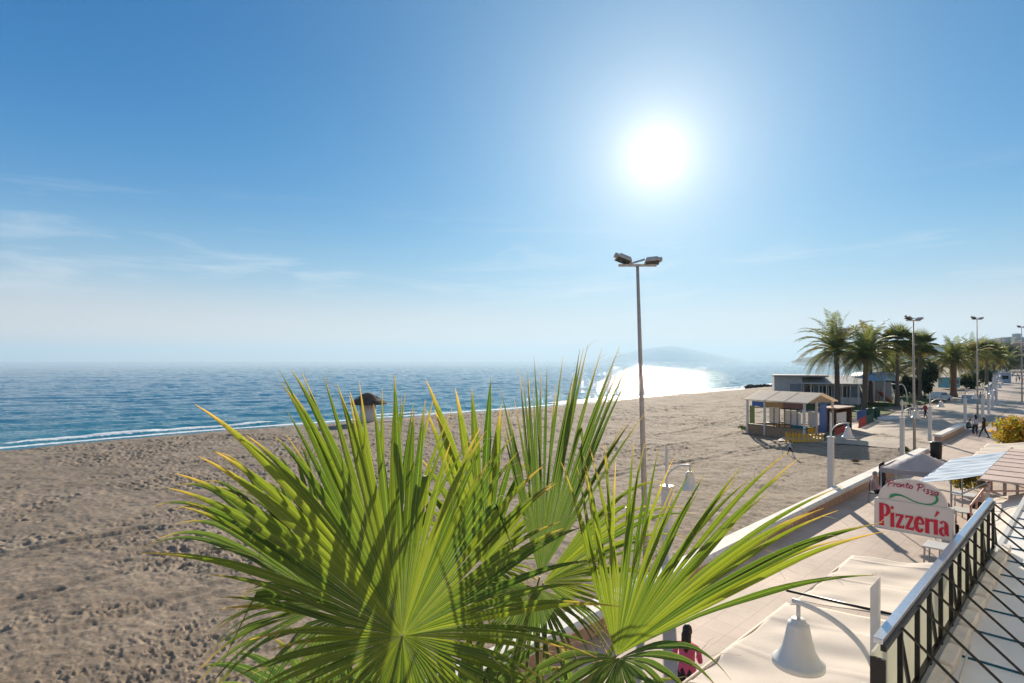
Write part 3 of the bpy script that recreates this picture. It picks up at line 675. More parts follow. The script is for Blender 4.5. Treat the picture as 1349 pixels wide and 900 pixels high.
# lower back leaves that hang below the crown, mostly out of the picture
for k, (hx, hy, Yh, sd) in enumerate([(600, 960, 2.3, 21), (760, 990, 2.4, 22), (430, 960, 2.4, 23)]):
    cs = [(hx+260*cos(a), hy-210*sin(a)*(.7 if sin(a) > 0 else 1), .1*sin(a)) for a in [pi*1.1-pi*1.6*j/9 for j in range(10)]]
    fan_leaf(at(hx, hy, Yh), tp(cs, Yh), 24, .45, leafd, sd, False, .03, .1, .5, .1)
tk = MB(); pr = []
for k in range(46): zz = 4.35*k/45; pr.append(((.24-.012*zz)*(1+.06*(k % 2)), zz))
tk.lathe(pr, 18); tk.build('trunk', bark, palm)

# ------------------------------------------------------------------ distant palms
frond_g = translucent(mat('palm_frond', (.075, .105, .035), .5, .35, .9, col2=(.035, .055, .022)), (.30, .33, .07), .35)
frond_y = translucent(mat('palm_frond_dry', (.22, .18, .06), .7, .35, .9), (.40, .32, .08), .35)
def date_palm(loc, H, Rf, nf, seed, label, tr=.42, lean=0.0, bm=None, sc_=1):
    rr = random.Random(seed); root = empty('palm_tree', loc, rr.uniform(0, 6.28), label, 'palm tree', 'palm trees on the plaza')
    t = MB(); pts = []; rad = []
    for k in range(28):
        u = k/27; pts.append((lean*u*u, 0, -.3+(H+.3)*u)); rad.append(tr*(1.25-.5*min(1, u*5)) * (1+.07*(k % 2)) if u < .2 else tr*.75*(1+.07*(k % 2))*(1+.25*max(0, u-.85)/.15))
    t.tube(pts, rad, 12); t.build('trunk', bm or bark, root)
    cr_ = MB(); c = Vector((lean, 0, H))
    for i in range(nf):
        az = i*2.39996+rr.uniform(-.2, .2); q = i/(nf-1); el = R(82-105*q+rr.uniform(-8, 8)); Lf = Rf*(.85+.25*rr.random())*(1 if q < .8 else .85)
        h = Vector((cos(az), sin(az), 0)); d = h*cos(el)+Vector((0, 0, sin(el))); p = Vector(c); n = 13; mi = 1 if q > .83 or rr.random() < .08 else 0
        side = Vector((-sin(az), cos(az), 0)); P = [Vector(p)]; D = [Vector(d)]
        for k in range(n):
            d = (d+Vector((0, 0, -.10-.09*k/n))).normalized(); p = p+d*Lf/n; P.append(Vector(p)); D.append(Vector(d))
        cr_.tube(P, [.045*(1-k/(n+1)) for k in range(n+1)], 3, mi, False)
        for k in range(1, n):
            for hh in (0, .33, .66):
                pp = P[k]*(1-hh)+P[k+1]*hh; dk = D[k]; u = (k+hh)/n; ll = (.62*sin(pi*min(1, .15+u*.9))**.6+.1)*Rf/4.2*rr.uniform(.8, 1.1)
                upv = side.cross(dk).normalized()
                if upv.z < 0: upv = -upv
                for sg in (-1, 1):
                    ld = (side*sg*1.0+dk*.75+upv*rr.uniform(-.05, .45)+Vector((0, 0, -.25))).normalized(); tip = pp+ld*ll+Vector((0, 0, -.12*ll)); wv = dk*.055
                    cr_.add([pp-wv*.5, pp+wv*.5, pp+ld*ll*.5+wv*.6, tip], [(0, 1, 2), (0, 2, 3)], mi)
    cr_.build('crown', [frond_g, frond_y], root)
    return root
def fan_palm_far(loc, H, Rf, nf, seed, label, tr=.3, lean=0.0):
    rr = random.Random(seed); root = empty('palm_tree', loc, rr.uniform(0, 6.28), label, 'palm tree', 'palm trees on the plaza')
    t = MB(); pts = []; rad = []
    for k in range(24):
        u = k/23; pts.append((lean*u*u, 0, -.3+(H+.3)*u)); rad.append(tr*(1.3-.5*min(1, u*3))*(1+.05*(k % 2)))
    t.tube(pts, rad, 12); t.build('trunk', bark, root)
    cr_ = MB(); c = Vector((lean, 0, H))
    for i in range(nf):
        az = i*2.39996+rr.uniform(-.25, .25); q = i/(nf-1); el = R(80-125*q+rr.uniform(-8, 8)); h = Vector((cos(az), sin(az), 0)); d = h*cos(el)+Vector((0, 0, sin(el)))
        mi = 1 if q > .85 else 0; pl = Rf*.5*rr.uniform(.85, 1.1); hub = c+d*pl; cr_.tube([c, hub], [.03, .02], 3, mi, False)
        side = Vector((-sin(az), cos(az), 0)); up = d.cross(side).normalized()
        if up.z < 0: up = -up
        d2 = (d-Vector((0, 0, .25))).normalized()
        for k in range(19):
            a = R(-118+236*k/18); ld = (d2*cos(a)+side*sin(a)+up*.12).normalized(); ll = Rf*.62*(.72+.28*cos(a*.7))*rr.uniform(.88, 1.05); w_ = up.cross(ld)*.034*Rf/2
            m_ = hub+ld*ll*.55+w_; m2_ = hub+ld*ll*.55-w_; cr_.add([hub, m_, hub+ld*ll+Vector((0, 0, -.28*ll*(1-max(0, ld.z)))), m2_], [(0, 1, 2), (0, 2, 3)], mi)
    # skirt of dead leaves
    for k in range(90):
        a = rr.uniform(0, 6.28); r0 = tr*.8; z0 = H-rr.uniform(.05, .9); p = Vector((lean+r0*cos(a), r0*sin(a), z0)); q = p+Vector((cos(a)*rr.uniform(.2, .5), sin(a)*rr.uniform(.2, .5), -rr.uniform(.4, 1.0))); w_ = Vector((-sin(a), cos(a), 0))*.07
        cr_.add([p-w_, p+w_, q+w_*.4, q-w_*.4], [(0, 1, 2, 3)], 1)
    cr_.build('crown', [frond_g, frond_y], root)
    return root
def hgt(px, py_base, py_top): p = G(px, py_base); return p, CH-(py_top-476)*p.y/F-p.z
p, h = hgt(1103, 538, 462); date_palm(p, h, 6.9, 62, 1, 'tall feathery date palm nearest the kiosk, leftmost of the palms', .45, -.4)
p, h = hgt(1139, 545, 470); date_palm(p, h, 5.1, 56, 2, 'feathery date palm with a straight trunk on the lawn, second from the left', .40, .2)
p, h = hgt(1147, 533, 462); date_palm(p, h, 6.1, 56, 3, 'feathery date palm just behind the second palm, crowns touching', .36, .3)
p, h = hgt(1182, 535, 450); fan_palm_far(p, h, 3.1, 31, 4, 'slender fan palm on the lawn left of the tall floodlight pole', .30, -.1)
p, h = hgt(1212, 528, 455); fan_palm_far(p, h, 2.9, 27, 5, 'slender fan palm right behind the plaza floodlight pole', .28, .1)
p, h = hgt(1210, 522, 480); date_palm(p, h, 6.7, 50, 6, 'low pale feathery palm behind the dark green bush', .35)
p, h = hgt(1256, 523, 474); date_palm(p, h, 5.6, 64, 7, 'short date palm with a thick reddish trunk by the bell lamps', .62, 0, bark_red)
p, h = hgt(1281, 512, 467); date_palm(p, h, 5.6, 56, 8, 'date palm behind the tallest looking floodlight pole', .5)
p, h = hgt(1300, 508, 464); fan_palm_far(p, h, 4.2, 29, 9, 'dense fan palm between the promenade and the date palms', .4)
p, h = hgt(1309, 503, 470); date_palm(p, h, 6.4, 50, 10, 'dark date palm at the right end of the palm cluster', .5)
p, h = hgt(1326, 495, 478); date_palm(p, h, 10.2, 40, 12, 'small distant palm beside the far end of the promenade', .5)
p, h = hgt(1176, 520, 488); date_palm(p, h, 5.9, 44, 13, 'low olive palm between the playground and the slender fan palm', .35)

# ------------------------------------------------------------------ bushes
def bush(loc, rx, ry, rz_, n, seed, mats_, name, label, cat, leaf=.2, stems=True, group=None):
    rr = random.Random(seed); root = empty(name, loc, 0, label, cat, group); f = MB()
    cl_ = [(rr.gauss(0, .42)*rx, rr.gauss(0, .42)*ry, rz_*(.35+.75*rr.random()), rr.uniform(.25, .5)) for _ in range(max(8, int(rx*6)))]
    for i in range(n):
        c = rr.choice(cl_); a = rr.uniform(0, 6.28); e = math.asin(rr.uniform(-.7, 1)); q = c[3]*(rr.random()**.4)
        p = Vector((c[0]+q*rx*cos(a)*cos(e), c[1]+q*ry*sin(a)*cos(e), c[2]+q*rz_*sin(e)))
        if p.z < .05: continue
        u = Vector((rr.gauss(0, 1), rr.gauss(0, 1), rr.gauss(0, 1))).normalized(); v = u.cross(Vector((rr.gauss(0, 1), rr.gauss(0, 1), rr.gauss(0, 1)))).normalized(); l_ = leaf*rr.uniform(.6, 1.3)
        f.add([p-u*l_, p-v*l_*.4, p+u*l_, p+v*l_*.4], [(0, 1, 2, 3)], rr.randrange(len(mats_)))
    f.build('foliage', mats_, root)
    if stems:
        s = MB()
        for k in range(6):
            a = rr.uniform(0, 6.28); c = cl_[k]; s.tube([(.1*cos(a), .1*sin(a), -.2), (c[0]*.5, c[1]*.5, c[2]*.5), (c[0], c[1], c[2])], [.06, .04, .015], 5)
        s.build('stem', bark, root)
    return root
lg = translucent(mat('bush_green', (.04, .075, .025), .6, .3, 3), (.12, .18, .03), .3)
ld_ = translucent(mat('bush_dark', (.025, .05, .022), .6, .3, 3), (.06, .10, .02), .25)
lgrey = translucent(mat('bush_olive', (.10, .115, .06), .6, .3, 3), (.16, .18, .06), .3)
ly1 = translucent(mat('mimosa_yellow', (.50, .33, .02), .7, .2, 5), (.7, .46, .03), .5)
ly2 = translucent(mat('mimosa_green', (.16, .19, .03), .7, .3, 5), (.36, .38, .04), .45)
ly3 = translucent(mat('mimosa_orange', (.52, .22, .02), .7, .2, 5), (.7, .33, .03), .5)
bush(G(1167, 524), 2.2, 2.2, 3.4, 3600, 31, [lg, ld_], 'bush', 'round green bush beside the playground swing frame', 'bush', .3)
bush(G(1217, 526), 2.1, 2.2, 4.4, 4600, 32, [ld_, ld_, lg], 'bush', 'tall dark green bush behind the floodlight pole', 'bush', .3)
bush(G(1199, 521), 1.5, 1.5, 2.4, 1800, 35, [ld_, lg], 'bush', 'smaller dark bush at the foot of the slender fan palm', 'bush', .3)
bush(G(1300, 506), 2.6, 2.5, 3, 2400, 33, [ld_, lg], 'bush', 'dark hedge like bush under the right end palms', 'bush', .5)
bush(G(1318, 494), 7, 6, 10, 5000, 34, [lgrey], 'tree', 'pale olive round tree beyond the palm cluster', 'tree', .8)
bush(G(1272, 512), 2.4, 2.5, 2.6, 2400, 39, [ld_, lg], 'bush', 'dark bush behind the bell lamps under the thick trunked palm', 'bush', .4)
bush(G(985, 571)+Vector((.2, .2, 0)), .8, .6, .45, 500, 36, [lg], 'bush', 'small green weed tuft at the corner of the kiosk', 'plant', .1, False)
# yellow mimosa by the promenade
bush(st(39.4, -2.75, .4), 2.7, 1.6, 2.5, 5000, 37, [ly1, ly2, ly3, ly1, ly2], 'flowering_tree', 'yellow flowering mimosa tree at the right edge above the awnings', 'tree', .13)
bush(st(34.9, -4.5, .0), 1.1, .7, .9, 1300, 38, [ly2, ly1, lgrey], 'bush', 'low yellowish bush in front of the people by the wall', 'bush', .11, False)
bush(G(1190, 596), .5, .4, .35, 240, 41, [lg, lgrey], 'bush', 'tuft of grass at the foot of the bell lamp by the wall end', 'plant', .09, False)

# lawn
def lawn(s0, s1, t0, t1, name):
    mb = MB(); nx, ny = 30, 8; vs = []; fs = []
    for i in range(nx+1):
        for j in range(ny+1):
            u = i/nx; v = j/ny; s = s0+(s1-s0)*u; wd = sin(pi*min(1, .12+.76*u))**.5; tm = (t0+t1)/2; t = tm+(t1-t0)*(v-.5)*wd+1.2*sin(u*5); p = st(s, t); vs.append((p.x, p.y, gz(p.x, p.y)+.10+.12*sin(pi*v)))
    for i in range(nx):
        for j in range(ny): a = i*(ny+1)+j; fs.append((a, a+1, a+ny+2, a+ny+1))
    mb.add(vs, fs, 0, True); o = mb.build(name, translucent(mat('grass', (.12, .17, .03), .8, .3, 1.5, .9, 20), (.25, .32, .04), .3)); tag(o, kind='structure'); return o
lawn(79, 98, -26, -19.8, 'lawn'); lawn(101, 135, -31, -20, 'lawn'); lawn(86, 112, -39, -28.5, 'lawn')

# ------------------------------------------------------------------ kiosk
def frame_from(pA, pB):
    d = (pB-pA); d.z = 0; return atan2(d.y, d.x), d.length
A_ = gp(984, 571, -.62); B_ = gp(1062, 580, -.62)
ang, Wk = frame_from(A_, B_)
kio = empty('kiosk', A_, ang, 'beach kiosk with pale sloping roof and coloured fascia panels', 'kiosk'); Dk = 4.9; Hk = 3.2; PKk = 3.98
b = MB(); b.box((Wk/2, .06, .42), (Wk-.1, .12, .95)); b.box((Wk/2, Dk-.06, .42), (Wk-.1, .12, .95)); b.box((.06, Dk/2, .42), (.12, Dk-.3, .95)); b.box((Wk/2, Dk/2, -.05), (Wk, Dk, .12)); b.build('base_wall', tan_p, kio)
for (x, y, m) in ((.05, .02, white), (Wk*.32, -.02, white), (Wk*.97, .02, white), (.05, Dk, white), (Wk*.5, Dk, white), (Wk*.97, Dk, white), (Wk*.97, Dk*.42, white)):
    b = MB(); b.box((x, y, Hk/2), (.17, .17, Hk), bev=.01); b.build('post', m, kio)
for x0, x1, m in ((0.1, .31, lead_blue), (.33, .64, mat('ochre_board', (.50, .28, .10), .7)), (.645, .96, mat('brown_board', (.24, .12, .09), .7))):
    b = MB(); b.box((Wk*(x0+x1)/2, -.03, Hk-.28), (Wk*(x1-x0), .07, .46)); b.build('fascia_panel', m, kio)
for x0, x1, m in ((.02, .31, mat('yellow_green_blind', (.30, .32, .10), .6)),):
    b = MB(); b.box((Wk*.09, .05, 1.85), (Wk*.09, .02, 1.7)); b.build('blind', m, kio)
for x in (.48, .57, .66, .76, .86):
    b = MB(); b.box((Wk*x, .0, 1.75), (.05, .06, 1.75)); b.build('mullion', black_metal, kio)
b = MB(); b.box((Wk*.5, .0, .93), (Wk*.98, .16, .06)); b.build('counter', mat('green_counter', (.05, .16, .10), .5), kio)
for x, y, w_, h_ in ((.22, 2.6, .9, 1.6), (.44, 3.1, 1.1, 1.3), (.68, 1.6, .8, 1.2), (.80, 3.2, .6, 1.3)):
    b = MB(); b.box((Wk*x, y, .95+h_/2), (w_, .35, h_)); b.build('appliance', mat('white_enamel', (.7, .7, .7), .4), kio)
b = MB(); b.box((Wk*.45, Dk*.55, .9), (Wk*.8, .5, .08)); b.box((Wk*.97, Dk*.2, 1.0), (.1, Dk*.35, .1)); b.build('shelf', green_p, kio)
b = MB(); ov = .22
vs = [(-ov, -ov, Hk), (Wk+ov, -ov, Hk), (Wk+ov, Dk*.5, PKk), (-ov, Dk*.5, PKk), (Wk+ov, Dk+ov, Hk), (-ov, Dk+ov, Hk)]
vs2 = [(x, y, z_+.09) for x, y, z_ in vs]
b.add(vs+vs2, [(0, 3, 2, 1), (3, 5, 4, 2), (6, 7, 8, 9), (9, 8, 10, 11), (0, 1, 7, 6), (1, 2, 8, 7), (2, 4, 10, 8), (4, 5, 11, 10), (5, 3, 9, 11), (3, 0, 6, 9)])
for x in (.33, .66): b.box((0, 0, 0), (.07, 2.72, .05), M=Matrix.Translation((Wk*x, Dk*.24, (Hk+PKk)/2+.10)) @ Matrix.Rotation(atan2(PKk-Hk, Dk*.5+ov), 4, 'X'))
b.build('roof', roof_pale, kio)
b = MB(); b.add([(Wk*.985, .1, Hk+.02), (Wk*.985, Dk*.5, PKk-.12), (Wk*.985, Dk-.1, Hk+.02), (Wk*.985+.05, .1, Hk+.02), (Wk*.985+.05, Dk*.5, PKk-.12), (Wk*.985+.05, Dk-.1, Hk+.02)], [(0, 1, 2), (5, 4, 3), (0, 3, 4, 1), (1, 4, 5, 2), (2, 5, 3, 0)]); b.build('gable', mat('gable_board', (.46, .34, .22), .7), kio)
b = MB(); b.box((Wk*.985, Dk*.62, 1.75), (.07, 1.15, 2.55)); b.build('door', lead_blue, kio)
# planters by the kiosk
def planter(pos, d, m, label, rz=ang):
    root = empty('planter_box', pos, rz, label, 'planter'); b = MB(); w_, dd_, h_ = d
    for sx, sy, a, c in ((0, -1, w_, .06), (0, 1, w_, .06), (-1, 0, .06, dd_-.12), (1, 0, .06, dd_-.12)):
        b.box((sx*(w_/2-.03), sy*(dd_/2-.03), h_/2), (a, c, h_))
    b.build('box', m, root); b = MB(); b.box((0, 0, h_-.12), (w_-.13, dd_-.13, .08)); b.build('soil', wood_b, root); return root
planter(gp(1053, 576, -.6), (1.3, .5, 1.05), teal_p, 'dark teal box in front of the kiosk behind the yellow fence')
planter(gp(1069, 572, -.6), (.75, .5, .85), yellow_p, 'yellow box beside the teal one at the kiosk corner')
# picket fences
def picket(pA, pB, H, m, mrail, label, wd=.13, gap=.10, name='picket_fence', white_base=True):
    a_, Ln = frame_from(pA, pB); root = empty(name, pA, a_, label, 'fence')
    nP = max(2, int(Ln/(wd+gap))); p_ = MB()
    for i in range(nP):
        x = (i+.5)*Ln/nP; p_.add([(x-wd/2, -.012, .08), (x+wd/2, -.012, .08), (x+wd/2, -.012, H-.07), (x, -.012, H), (x-wd/2, -.012, H-.07), (x-wd/2, .012, .08), (x+wd/2, .012, .08), (x+wd/2, .012, H-.07), (x, .012, H), (x-wd/2, .012, H-.07)],
            [(0, 1, 2, 3, 4), (9, 8, 7, 6, 5), (0, 5, 6, 1), (1, 6, 7, 2), (2, 7, 8, 3), (3, 8, 9, 4), (4, 9, 5, 0)])
    p_.build('pickets', m, root)
    for zz in (.3, H-.25): r_ = MB(); r_.box((Ln/2, .04, zz), (Ln, .05, .08)); r_.build('rail', mrail, root)
    if white_base: r_ = MB(); r_.box((Ln/2, -.02, .02), (Ln+.2, .2, .16)); r_.build('kerb', concrete_white, root)
    return root
picket(gp(1034, 585, -.6), gp(1085, 587, -.6), 1.0, yellow_p, yellow_p, 'bright yellow picket fence in front of the kiosk')
picket(gp(1086, 587, -.6), gp(1099, 579, -.55), .95, green_p, green_p, 'dark green picket fence panel right of the yellow one')
picket(gp(1100, 579, -.5), gp(1114, 573, -.5), .95, red_p, teal_p, 'red picket panel in front of the brown play hut')
picket(gp(1131, 567, -.4), gp(1141, 562, -.4), 1.1, red_p, red_p, 'red picket panel right of the brown play hut')
picket(gp(1141, 562, -.4), gp(1151, 556, -.35), 1.1, green_p, teal_p, 'green picket panel beside the green bins')
picket(gp(1129, 556, -.4), gp(1141, 552, -.35), 1.2, lead_blue, lead_blue, 'blue picket panel behind the red one')
picket(gp(1080, 566, -.5), gp(1097, 563, -.5), .9, lead_blue, wood_b, 'blue picket fence beside the kiosk door', white_base=False)
# brown play hut
pa = gp(1100, 574, -.5); pb = gp(1120, 570, -.5); a_, Ln = frame_from(pa, pb)
hut = empty('play_hut', pa, a_, 'brown flat roofed hut with a white notice board beside the kiosk', 'hut')
b = MB(); b.box((Ln*.5+.3, 1.3, 1.2), (Ln+.2, .1, 2.4)); b.box((Ln+.38, .65, 1.2), (.1, 1.3, 2.4)); b.box((.15, 1.0, 1.2), (.1, .6, 2.4)); b.build('wall', wood_b, hut)
b = MB(); b.box((Ln/2+.2, .6, 2.47), (Ln+.7, 1.7, .1), bev=.02); b.build('roof', mat('hut_roof', (.42, .30, .23), .8), hut)
b = MB(); b.box((Ln*.5, .12, 1.55), (Ln*.62, .05, .95)); b.build('notice_board', white, hut)
b = MB(); b.box((Ln*.8, .05, .45), (.55, .3, .8)); b.build('blue_panel', mat('bright_blue', (.03, .25, .55), .5), hut)
# bins
def bin_(pos, label, m=green_p, sc_=1.0):
    r_ = empty('waste_bin', pos, ROT, label, 'bin'); b = MB(); b.lathe([(.26*sc_, .05), (.30*sc_, .1), (.33*sc_, 1.0*sc_), (.33*sc_, 1.02*sc_)], 14); b.build('body', m, r_)
    b = MB(); b.lathe([(.35*sc_, 1.025*sc_), (.35*sc_, 1.09*sc_), (.24*sc_, 1.15*sc_), (.0, 1.17*sc_)], 14); b.build('lid', m, r_); return r_
bin_(gp(1146, 553, -.2), 'dark green round bin left of its twin near the red fence', sc_=1.1); bin_(gp(1155, 552, -.2), 'dark green round bin right of its twin near the lawn', sc_=1.1)
bin_(st(44.9, -7.35, 0), 'black round bin at the end of the long sea wall', plastic_black, 1.0)
bin_(G(1210, 524), 'pale teal bin beside the dark green bush', mat('pale_teal', (.12, .34, .33), .5), 1.6)
# small dinghy on the plaza
bt = empty('rowing_boat', G(1172, 553), R(-8), 'upturned small white boat lying by the lawn edge', 'boat'); b = MB(); vs = []; fs = []
for i in range(13):
    u = i/12; x = -1.35+2.7*u; wd = .55*sin(pi*min(1, .08+.9*u))**.6
    for j in range(9): a = pi*j/8; vs.append((x, wd*cos(a), .42*sin(a)*sin(pi*(.1+.8*u))**.4))
for i in range(12):
    for j in range(8): a = i*9+j; fs.append((a, a+1, a+10, a+9))
b.add(vs, fs, 0, True); b.build('hull', white, bt); b = MB(); b.box((0, 0, .44), (2.3, .05, .05)); b.build('keel', lead_blue, bt)

# ------------------------------------------------------------------ beach restaurant behind
pa = gp(1020, 531, -.4); pb = gp(1140, 534, -.4); a_, Ln = frame_from(pa, pb)
rst = empty('beach_restaurant', pa, a_, 'long grey flat roofed beach restaurant behind the kiosk and palms', 'building'); Hb = 4.25
b = MB(); b.box((Ln*.16, 3.5, Hb*.5), (Ln*.32, 7, Hb)); b.box((Ln*.66, 6.9, Hb*.5-.2), (Ln*.68, .2, Hb-.4)); b.box((Ln*.99, 4, Hb*.5-.2), (.2, 6, Hb-.4)); b.build('wall', grey_wall, rst)
b = MB(); b.box((Ln*.30, 3.2, Hb+.12), (Ln*.61, 7.4, .26), bev=.04); b.build('flat_roof', mat('grey_roof', (.33, .33, .36), .8), rst)
b = MB(); b.add([(Ln*.30, -.8, 3.15), (Ln*1.02, -.8, 3.15), (Ln*1.02, 6.5, 4.3), (Ln*.30, 6.5, 4.3), (Ln*.30, -.8, 3.28), (Ln*1.02, -.8, 3.28), (Ln*1.02, 6.5, 4.43), (Ln*.30, 6.5, 4.43)], [(0, 3, 2, 1), (4, 5, 6, 7), (0, 1, 5, 4), (1, 2, 6, 5), (2, 3, 7, 6), (3, 0, 4, 7)]); b.build('canopy', pale_wall, rst)
for i in range(9):
    b = MB(); b.box((Ln*(.33+.084*i), -.6, 1.6), (.14, .14, 3.2)); b.build('post', white if i % 2 else grey_wall, rst)
for i in range(6):
    f_ = MB(); x = Ln*(.39+.1*i); f_.box((x, 1.5, 1.5), (1.6, .08, 2.6)); w0 = f_.build('window', glass_d if i % 2 == 0 else mat('blue_glass', (.12, .20, .26), .2), rst)
    f_ = MB(); f_.box((x-.85, 1.5, 1.5), (.1, .12, 2.7)); f_.box((x+.85, 1.5, 1.5), (.1, .12, 2.7)); f_.box((x, 1.5, 2.85), (1.6, .12, .1)); f_.build('frame', white, w0)
b = MB(); b.box((Ln*.24, -.04, 1.9), (Ln*.12, .06, 2.4)); b.build('shutter', mat('blue_grey_shutter', (.24, .28, .33), .6), rst)
b = MB(); b.box((Ln*.66, 1.2, .55), (Ln*.62, .15, 1.1)); b.build('low_wall', pale_wall, rst)
wm = mat('white_canvas', (.78, .76, .72), .8, .05)
# blue roofed pavilion right of it
pa = gp(1126, 529, -.2); pb = gp(1165, 531, -.2); a_, Ln = frame_from(pa, pb)
pav = empty('pavilion', pa, a_, 'pavilion with a light blue curved roof right of the beach restaurant', 'building')
b = MB(); b.box((Ln*.5, 3.0, 1.6), (Ln, .15, 3.2)); b.box((Ln*.2, 1.5, 1.6), (.15, 3, 3.2)); b.build('wall', pale_wall, pav)
for x in (0, .33, .66, 1): b = MB(); b.box((Ln*x, 0, 1.7), (.14, .14, 3.4)); b.build('post', white, pav)
b = MB(); vs = []; fs = []
for i in range(13):
    a = pi*(.06+.88*i/12); y = 1.6-2.5*cos(a); zz = 3.1+1.7*sin(a)
    vs += [(-.4, y, zz), (Ln+.4, y, zz)]
for i in range(12): fs.append((2*i, 2*i+1, 2*i+3, 2*i+2))
b.add(vs, fs, 0, True); o = b.build('roof', mat('sky_blue_roof', (.24, .44, .66), .5), pav); md = o.modifiers.new('solid', 'SOLIDIFY'); md.thickness = .08
# rocks
for i, (px, py) in enumerate([(990, 511), (995, 511), (1001, 510.5), (1007, 510.5), (1012, 511), (1017, 511.5), (1022, 511.5), (986, 511.5)]):
    p = gp(px, py, -1.3); rr = random.Random(90+i); b = MB(); prof = []
    vs = []; fs = []; nu, nv = 10, 6
    for j in range(nv+1):
        for k in range(nu): a = 2*pi*k/nu; e = -pi/2+pi*j/nv; q = 1+rr.uniform(-.25, .25); vs.append((1.5*q*cos(a)*cos(e), 1.0*q*sin(a)*cos(e), .85*q*sin(e)))
    for j in range(nv):
        for k in range(nu): fs.append((j*nu+k, j*nu+(k+1) % nu, (j+1)*nu+(k+1) % nu, (j+1)*nu+k))
    b.add(vs, fs); o = b.build('rock', stone_d, None, p, rr.uniform(0, 3)); tag(o, 'dark boulder in the low row at the water edge left of the restaurant', 'rock', 'boulders at the water edge')
b = MB(); 
# playground
sl_ = empty('slide', G(1166, 533), R(20), 'orange playground slide on the sand left of the swing frame', 'slide')
b = MB(); vs = []; fs = []
for i in range(11):
    u = i/10; x = -1.3+2.6*u; zz = .25+1.75*(1-u)**1.0*(1-.15*sin(pi*u)); 
    for (y, dz) in ((-.36, .22), (-.3, 0), (.3, 0), (.36, .22)): vs.append((x, y, zz+dz))
for i in range(10):
    for j in range(3): a = i*4+j; fs.append((a, a+1, a+5, a+4))
b.add(vs, fs, 0, False); o = b.build('chute', orange_p, sl_); md = o.modifiers.new('s', 'SOLIDIFY'); md.thickness = .04
b = MB(); 
for y in (-.3, .3): b.bar((-1.9, y, 0), (-1.35, y, 2.6), .07)
for k in range(6): b.bar((-1.85+.09*k, -.3, .3+.35*k), (-1.85+.09*k, .3, .3+.35*k), .05)
b.build('ladder', mat('red_yellow_metal', (.45, .12, .05), .5), sl_)
sw = empty('swing_frame', G(1178, 531), R(15), 'white arched swing frame in the playground', 'swing')
for y in (-1.2, 1.2): b = MB(); b.tube([(1.3*cos(pi*k/16)*1.0, y, 3.1*sin(pi*k/16)**.8) for k in range(17)], .09, 8); b.build('arch', white, sw)
b = MB(); b.tube([(0, -1.2, 3.1), (0, 1.2, 3.1)], .07, 8); b.build('beam', white, sw)
for y in (-.5, .5): b = MB(); b.box((0, y, .55), (.22, .5, .05)); q = b.build('seat', plastic_black, sw); b = MB(); b.bar((0, y-.2, .58), (0, y-.2, 3.05), .02); b.bar((0, y+.2, .58), (0, y+.2, 3.05), .02); b.build('chain', galv, q)
# turquoise van-like stall
tq = empty('stall', G(1250, 513), R(20), 'turquoise beach stall with white counter left of the thick trunked palm', 'stall')
b = MB(); b.box((0, 0, 1.5), (4.2, 2.2, 2.2), bev=.15); b.build('body', mat('turquoise', (.18, .46, .50), .5), tq); b = MB(); b.box((0, 0, 2.72), (5, 2.8, .16), bev=.05); b.build('roof', white, tq)
b = MB(); b.box((0, -1.12, 1.75), (3.0, .05, .9)); b.build('hatch', glass_d, tq); b = MB(); b.box((0, -1.25, 1.22), (3.4, .35, .06)); b.build('counter', white, tq)
pr_ = empty('parasol', G(1213, 520), 0, 'closed dark blue parasol in front of the dark bush', 'parasol')
b = MB(); b.tube([(0, 0, 0), (0, 0, 5.6)], .05, 6); b.build('pole', white, pr_); b = MB(); b.lathe([(.5, 3.6), (1.5, 4.0), (1.2, 4.6), (.4, 5.2), (.05, 5.6)], 10); b.build('canopy', mat('navy_canvas', (.02, .05, .16), .8), pr_)

# ------------------------------------------------------------------ thatched hut by the water
ht = empty('thatched_hut', gp(484.5, 559, -1.0), R(20), 'whitewashed round beach hut with a dark thatched roof near the water', 'hut')
yk = ht.location.y/F
b = MB(); b.lathe([(.95, -.2), (.93, 2.6)], 20); b.build('wall', concrete_white, ht)
b = MB(); b.lathe([(2.15, 2.35), (1.7, 2.6), (1.05, 3.0), (.7, 3.45), (.35, 3.62), (0, 3.68)], 24)
rr = random.Random(5)
for k in range(260):
    a = rr.uniform(0, 6.28); r0 = rr.uniform(.6, 2.0); z0 = 3.5-(r0-.5)*.68; b.add([(r0*cos(a), r0*sin(a), z0+.06), ((r0+.45)*cos(a+.06), (r0+.45)*sin(a+.06), z0-.26+rr.uniform(0, .1)), ((r0+.45)*cos(a-.03), (r0+.45)*sin(a-.03), z0-.22)], [(0, 1, 2)])
b.build('roof', thatch, ht)
bn = empty('bench', gp(509, 560, -1.0), 0, 'small white bench on the sand beside the thatched hut', 'bench')
b = MB(); b.box((0, 0, .45), (1.4, .4, .08)); b.build('seat', white, bn)
for x in (-.55, .55): b = MB(); b.box((x, 0, .2), (.1, .36, .41)); b.build('leg', white, bn)

